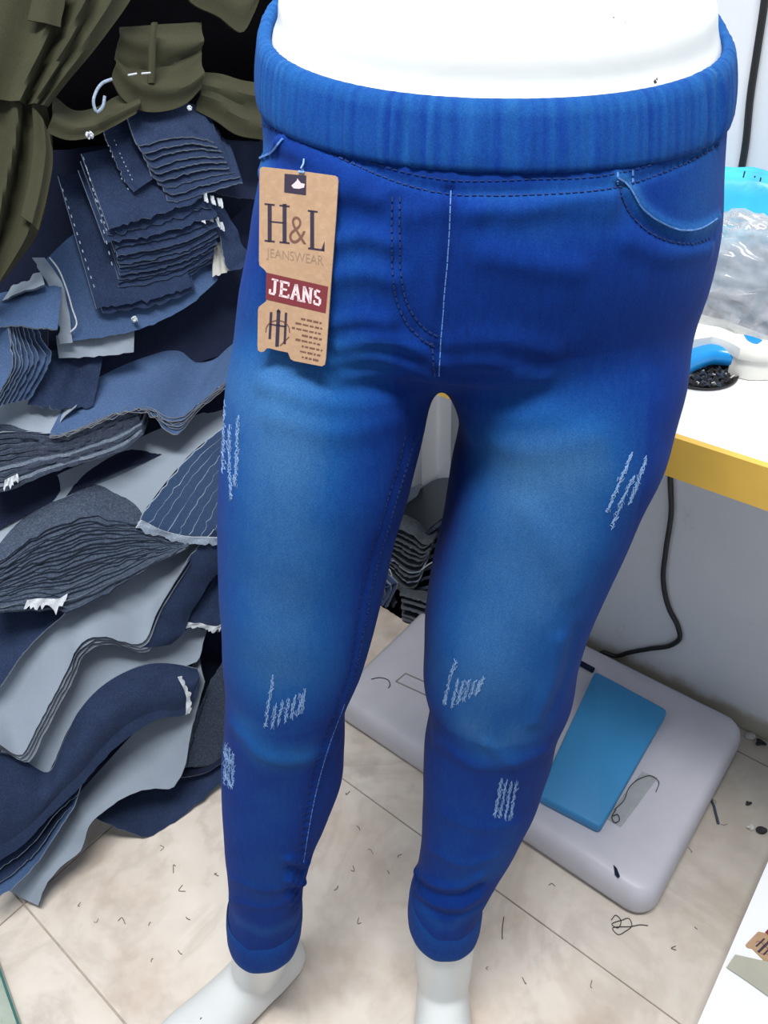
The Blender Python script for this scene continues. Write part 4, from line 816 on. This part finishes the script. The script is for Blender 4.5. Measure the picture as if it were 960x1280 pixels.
# white hand tool with curved blue grip
tool = empty('hand_tool', onz(905, 440, TZ), 'ivory plastic hand tool with a curved blue grip on the table', 'tool')
def ext(name, px, z1, z0, mat, bev=.004, parent=tool, **k):
    P1 = [onz(u, v, z1) for u, v in px]; c_ = sum(P1)/len(P1); R = []
    for z, s_ in ((z0, .94), (z0+bev, 1), (z1-bev, 1), (z1, .94)): R.append([c_+(p-c_)*s_+Z*(z-z1) for p in P1])
    return mk(name, *loft(R), mat, parent, smooth=True, sharp=35, **k)
bo = ext('tool_body', [(840, 396), (873, 391), (905, 399), (940, 411), (985, 428), (985, 440), (950, 440), (926, 436), (916, 430), (905, 425), (890, 421), (868, 424), (840, 432)], TZ+.036, TZ+.024, CREAMP)
ext('tool_nose', [(916, 433), (930, 425), (985, 430), (985, 444), (946, 444), (925, 440), (917, 437)], TZ+.030, TZ+.001, CREAMP)
gp = [onz(u, v, z) for u, v, z in ((835, 470, TZ+.012), (850, 458, TZ+.014), (868, 449, TZ+.016), (890, 443, TZ+.018), (905, 444, TZ+.018), (917, 446, TZ+.018))]
b = MB(); b.tube(spline(gp, 24), np.interp(np.linspace(0, 1, 24), [0, .3, .7, 1], [.012, .0125, .0112, .0105]), 16); b.build('blue_grip', BLUEP, tool, smooth=True, sharp=50, label='curved blue grip')
b = MB(); q0 = [onz(u, v, TZ+.0372) for u, v in ((930, 418), (942, 421), (953, 425), (947, 429), (941, 428), (934, 424))]; b.prism([p-Z*.002 for p in q0], q0); b.build('blue_button', BLUEP, tool, label='blue button')
b = MB(); fN = Nn; q0 = [onz(u, v, TZ+.02) for u, v in ((932, 449.5), (941, 450), (941, 456), (932, 455.5))]; b.box(onz(936, 452.5, TZ+.016)-Nn*.001, M*.005, Z*.004, Nn*.002); b.build('socket', DARKBIT, tool)
# shallow dish of dark trimmings
dc = onz(872, 466, TZ); dish = empty('trimmings_dish', dc, 'round low black dish of dark trimmings under the blue grip', 'dish')
Rr = [[dc+Z*z+(M*math.cos(a)+Nn*math.sin(a))*r for a in np.arange(40)*2*math.pi/40] for r, z in ((.030, .0004), (.040, .001), (.0405, .0035), (.0395, .0035), (.037, .0015), (.02, .0012))]
mk('dish_rim', *loft(Rr), BLACKP, dish, smooth=True)
b = MB()
for k in range(260):
    a, r = RNG.uniform(0, 6.28), .036*math.sqrt(RNG.random()); c_ = dc+(M*math.cos(a)+Nn*math.sin(a))*r+Z*RNG.uniform(.002, .005); d = RNG.normal(size=3); d /= np.linalg.norm(d); e = np.cross(d, RNG.normal(size=3)); e /= np.linalg.norm(e)
    b.box(c_, d*.0024, e*.0016, np.cross(d, e)*.0007, RNG.choice(3, p=[.55, .33, .12]))
b.build('trimmings', [DARKBIT, SLATE, CREAM], dish, kind='stuff')

# ================================================================== CABLE
b = MB(); wn = WALL_N-.005
wp = lambda u, v: hit(u, v, Nn, wn)
pts = [wp(962, -60), wp(956, 0), wp(947, 60), wp(938, 120), wp(932, 180)]
pts += [MN(pts[-1]@M, wn, TZ+.05), MN(wp(838, 590)@M, wn, TZ-.1), wp(838, 590), wp(839, 640), wp(832, 690), wp(829, 725), wp(836, 760), wp(848, 785), wp(850, 797), wp(840, 806), wp(812, 811), wp(785, 816)]
fl = [wp(768, 820), MN(wp(762, 822)@M-.012, .966, .03), MN(wp(762, 822)@M-.02, .966, .006), MN(wp(762, 822)@M-.10, .966, .005)]
pth = spline(pts+fl, 150); pth[:, 2] = np.maximum(pth[:, 2], .0045)
b.tube(pth, .0042, 8); b.build('power_cable', BLACKP, smooth=True, label='black power cable running down the wall behind the table', cat='cable')

# ================================================================== PLATFORM SCALE
SZ = .06
fr_, br_ = onz(800, 1124, SZ), onz(931, 912, SZ); wdir = br_-fr_; dep = np.linalg.norm(wdir[:2]); s_m1 = (fr_@M+br_@M)/2; s_n0, s_n1 = fr_@Nn, .948
s_m1 += .010; s_m0 = s_m1-.585
scale = empty('platform_scale', MN((s_m0+s_m1)/2, (s_n0+s_n1)/2, 0), 'grey plastic platform scale with rounded corners under the table', 'scale')
def rrect(m0, m1, n0, n1, r, z, k=8):
    P = []
    for cx, cy, a0 in ((m1-r, n0+r, -90), (m1-r, n1-r, 0), (m0+r, n1-r, 90), (m0+r, n0+r, 180)):
        for i in range(k+1): a = math.radians(a0+90*i/k); P.append(MN(cx+r*math.cos(a), cy+r*math.sin(a), z))
    return P
R = [rrect(s_m0+i, s_m1-i, s_n0+i, s_n1-i, max(.01, .034-i), z) for i, z in ((.012, .010), (.004, .010), (.001, .013), (0, .02), (.001, .038), (.004, .049), (.009, .056), (.016, .0595), (.03, SZ))]
mk('scale_body', *loft(R), SCALEP, scale, smooth=True, sharp=60)
for m_ in (s_m0+.05, s_m1-.05):
    for n_ in (s_n0+.05, s_n1-.05):
        mk('foot', *loft([[MN(m_+r*math.cos(a), n_+r*math.sin(a), z) for a in np.arange(16)*math.pi/8] for r, z in ((.016, 0), (.018, .002), (.018, .010))]), BLACKP, scale)
# moulded rectangle mark
b = MB(); rc = [onz(u, v, SZ) for u, v in ((507, 842), (548, 860), (543, 874), (495, 852))]
for a, c_ in zip(rc, rc[1:]+rc[:1]):
    d = (c_-a)/2; s_ = np.cross(Z, d); s_ /= np.linalg.norm(s_); b.box((a+c_)/2+Z*.0003, d, s_*.0012, Z*.0005)
b.build('moulded_outline', plain('groove_grey', (.22, .21, .2), .7), scale)
# blue board lying on the scale
bz = SZ+.020; q4 = [onz(u, v, bz) for u, v in ((672, 993), (751, 1034), (835, 887), (744, 838))]
eM = ((q4[1]-q4[0])+(q4[2]-q4[3]))/2; eN = ((q4[3]-q4[0])+(q4[2]-q4[1]))/2
R = []
for z, s_ in ((SZ+.0008, .985), (SZ+.003, 1), (bz-.004, 1), (bz-.0012, .992), (bz, .975)):
    cen = sum(q4)/4; rr = []
    for p in [q4[0], q4[1], q4[2], q4[3]]:
        rr += [cen+(p-cen)*s_+ (np.array([0, 0, z])-Z*p[2])*1.0]
    rr2 = []
    for i in range(4):
        p, a_, c_ = rr[i], rr[i-1], rr[(i+1) % 4]; da, dc_ = (a_-p)/np.linalg.norm(a_-p), (c_-p)/np.linalg.norm(c_-p); r_ = .008
        for t in np.linspace(0, 1, 5): rr2.append((1-t)**2*(p+da*r_)+2*t*(1-t)*p+t*t*(p+dc_*r_))
    for p in rr2: p[2] = z
    R.append(rr2)
mk('blue_box', *loft(R), BLUEBOX, smooth=True, sharp=50, label='flat sky blue plastic box lying on the grey scale', cat='box')
b = MB(); b.tube([onz(u, v, SZ+.005) for u, v in ((705, 818), (720, 826), (742, 838))], [.005, .005, .005], 8); b.build('coiled_lead', NAVY_D, label='short dark blue lead on the scale behind the blue box', cat='lead')
# clear sachet with thread
sq = [onz(u, v, SZ+.002) for u, v in ((757, 1022), (776, 1034), (822, 972), (803, 964))]
b = MB(); b.prism([p-Z*.0012 for p in sq], sq); sa = b.build('clear_sachet', SACHET, label='small clear plastic sachet beside the blue box on the scale', cat='sachet')
b = MB()
b.tube(spline([onz(u, v, SZ+.004) for u, v in ((768, 1012), (780, 1000), (786, 985), (800, 973), (815, 970), (823, 976), (820, 990))], 30), .0006, 5)
b.tube(spline([onz(u, v, SZ+.004) for u, v in ((766, 1020), (772, 1018), (774, 1026), (768, 1028), (765, 1022), (770, 1012))], 20), .0007, 5)
b.build('dark_thread', DARKBIT, sa)
b = MB(); q0 = [onz(u, v, SZ+.0022) for u, v in ((767, 1081), (771, 1085), (775, 1095), (773, 1097), (769, 1093))]; b.prism([p-Z*.0018 for p in q0], q0); b.build('denim_scrap', NAVY_D, label='tiny dark blue scrap near the front corner of the scale', cat='scrap')
b = MB(); b.tube(spline([onz(u, v, SZ+.001) for u, v in ((464, 849), (475, 847), (486, 851), (487, 858), (485, 860))], 16), .0008, 5); b.build('loose_thread', DARKBIT, label='dark thread on the scale between the legs', cat='thread')

# ================================================================== FLOOR LITTER
def thread(px, r, label, group=None, mat=DARKBIT, z=.0012):
    b = MB(); b.tube(spline([onz(u, v, z) for u, v in px], max(8, len(px)*5)), r, 5); return b.build('loose_thread', mat, label=label, cat='thread', group=group)
thread([(764, 1150), (770, 1144), (776, 1150), (772, 1160), (765, 1156), (778, 1150), (786, 1148), (790, 1156), (782, 1164), (772, 1168), (766, 1162), (790, 1158), (800, 1156), (810, 1157)], .0006, 'tangled dark thread on the floor by the front corner of the scale')
thread([(630, 1146), (628, 1160), (628, 1174)], .0006, 'straight dark thread on the tiles right of the left ankle')
thread([(868, 985), (880, 990), (890, 1002), (895, 1018), (898, 1030)], .0022, 'thick dark curl of dirt on the floor right of the scale', mat=SLATE)
GR = 'short thread scraps scattered on the tiles'
for u, v in ((152, 1153), (187, 1155), (218, 1087), (272, 1093), (235, 1148), (165, 1030), (660, 1045) if False else (448, 1035), (463, 1065), (485, 1090), (500, 1070), (440, 1085), (435, 990), (575, 1120) if False else (690, 1107), (862, 1062), (893, 1002), (905, 1030), (190, 1200), (225, 1190), (120, 1150), (655, 1225), (610, 1210), (740, 1230), (870, 1160), (845, 1185), (420, 1110), (400, 1180) if False else (450, 1150), (200, 1060), (230, 1110), (100, 1130)):
    a = RNG.uniform(0, 6.28); L = RNG.uniform(2, 5); c_, s_ = math.cos(a)*L, math.sin(a)*L
    near = min((((330, 1165), 'right ankle'), ((552, 1165), 'left ankle'), ((60, 1120), 'grey strip tip'), ((185, 1050), 'pointed navy offcut'), ((780, 1130), 'scale front corner'), ((910, 960), 'scale rear corner'), ((955, 1100), 'white carton corner'), ((480, 960), 'scale long edge'), ((15, 1240), 'glass sheet'), ((760, 1240), 'lower floor joint')), key=lambda q: math.hypot(q[0][0]-u, q[0][1]-v))
    dx, dy = u-near[0][0], v-near[0][1]; way = ('right' if dx > 0 else 'left') if abs(dx) > abs(dy) else ('nearer the camera' if dy > 0 else 'farther back'); d_ = math.hypot(dx, dy); far = 'close to' if d_ < 35 else ('a little way from' if d_ < 75 else 'well away from')
    thread([(u-c_, v-s_), (u+RNG.normal()*2.5, v+RNG.normal()*2.5), (u+c_, v+s_)], RNG.uniform(.0003, .0006), f'short dark thread scrap {far} the {near[1]}, {way}', GR, LINT)
for u, v, r, mat, lb in ((933, 905, .012, CREAM, 'pale rubble chip in the wall corner right of the scale'), (946, 898, .010, WALL, 'white plaster chip highest in the wall corner'), (937, 921, .008, CREAM, 'small ring-like pale chip nearest the scale corner'), (950, 930, .009, DARKBIT, 'dark clod of dirt at the right edge by the wall'), (952, 1040, .011, DARKBIT, 'dark clump of lint near the white carton'), (935, 1005, .005, DARKBIT, 'tiny dark crumb right of the scale'), (915, 940, .006, SLATE, 'grey crumb just in front of the scale rear corner'), (938, 1035, .006, CREAM, 'pale crumb beside the dark lint clump')):
    c_ = onz(u, v, 0); bm = bmesh.new(); bmesh.ops.create_icosphere(bm, subdivisions=3, radius=r*.75)
    V = np.array([x.co[:] for x in bm.verts]); F = [[w.index for w in f.verts] for f in bm.faces]; bm.free()
    V = V*(1+.35*np.sin(V@RNG.normal(size=3)*300/r*.01+RNG.uniform(0, 6)))[:, None]*np.array([1.2, .9, .55]); V[:, 2] -= V[:, 2].min(); mk('rubble_chip', V+c_, F, mat, label=lb, cat='debris')

# ================================================================== WHITE CARTON WITH TAG, GLASS
CZ = .05
c0_ = onz(952, 1085, CZ); c1_ = onz(877, 1280, CZ); cm = (c0_@M+c1_@M)/2; n_hi = onz(975, 1025, CZ)@Nn
carton = empty('white_carton', MN(cm+.2, .2, 0), 'low white carton on the floor at the lower right corner', 'carton')
b = MB(); b.box(MN(cm+.2, n_hi-.3, CZ/2-.001), M*.198, Nn*.298, Z*(CZ/2-.001)); b.build('carton_body', WHITEP, carton)
b = MB(); b.box(MN(cm+.2, n_hi-.3, CZ-.0005), M*.2, Nn*.3, Z*.0012); b.build('carton_lid', WHITEP, carton)
st_ = [onz(u, v, CZ+.0042) for u, v in ((908, 1209), (919, 1193), (995, 1210), (995, 1258), (960, 1245), (935, 1227))]
b = MB(); b.prism([p-Z*.0006 for p in st_], st_); b.build('tape_strip', plain('grey_tape', (.40, .40, .33), .5), carton, label='grey-green strip of tape')
tg2 = make_tag('hang_tag', 'brown card hang tag lying flat on the white carton at the lower right', 'tag', None)
e1 = onz(990, 1205, CZ)-onz(948, 1165, CZ); e1[2] = 0; e1 /= np.linalg.norm(e1); e2 = np.cross(Z, e1)*-1
rl = loc2(150, 740); t0 = onz(961, 1161, CZ+.0013)-(e1*rl[0]+e2*rl[1])*1.0
tg2.matrix_world = Matrix(((e1[0], e2[0], 0, t0[0]), (e1[1], e2[1], 0, t0[1]), (0, 0, -1, t0[2]), (0, 0, 0, 1)))
gl0, gl1 = onz(3, 1218, .012), onz(26, 1284, .012); gd = (gl1-gl0); gd[2] = 0; gd /= np.linalg.norm(gd); gs = np.cross(Z, gd); gs = gs if gs[0] < 0 else -gs
glass = empty('glass_sheet', gl0, 'thick glass sheet with dark green edge at the lower left corner', 'glass')
b = MB(); b.box((gl0+gl1)/2+gs*.15-Z*.006, gd*.14, gs*.147, Z*.0055); b.build('pane', GLASS, glass)
b = MB(); b.box((gl0+gl1)/2+gs*.0015-Z*.006, gd*.14, gs*.0016, Z*.0056); b.build('green_edge', GREEN_G, glass, label='dark green polished edge')
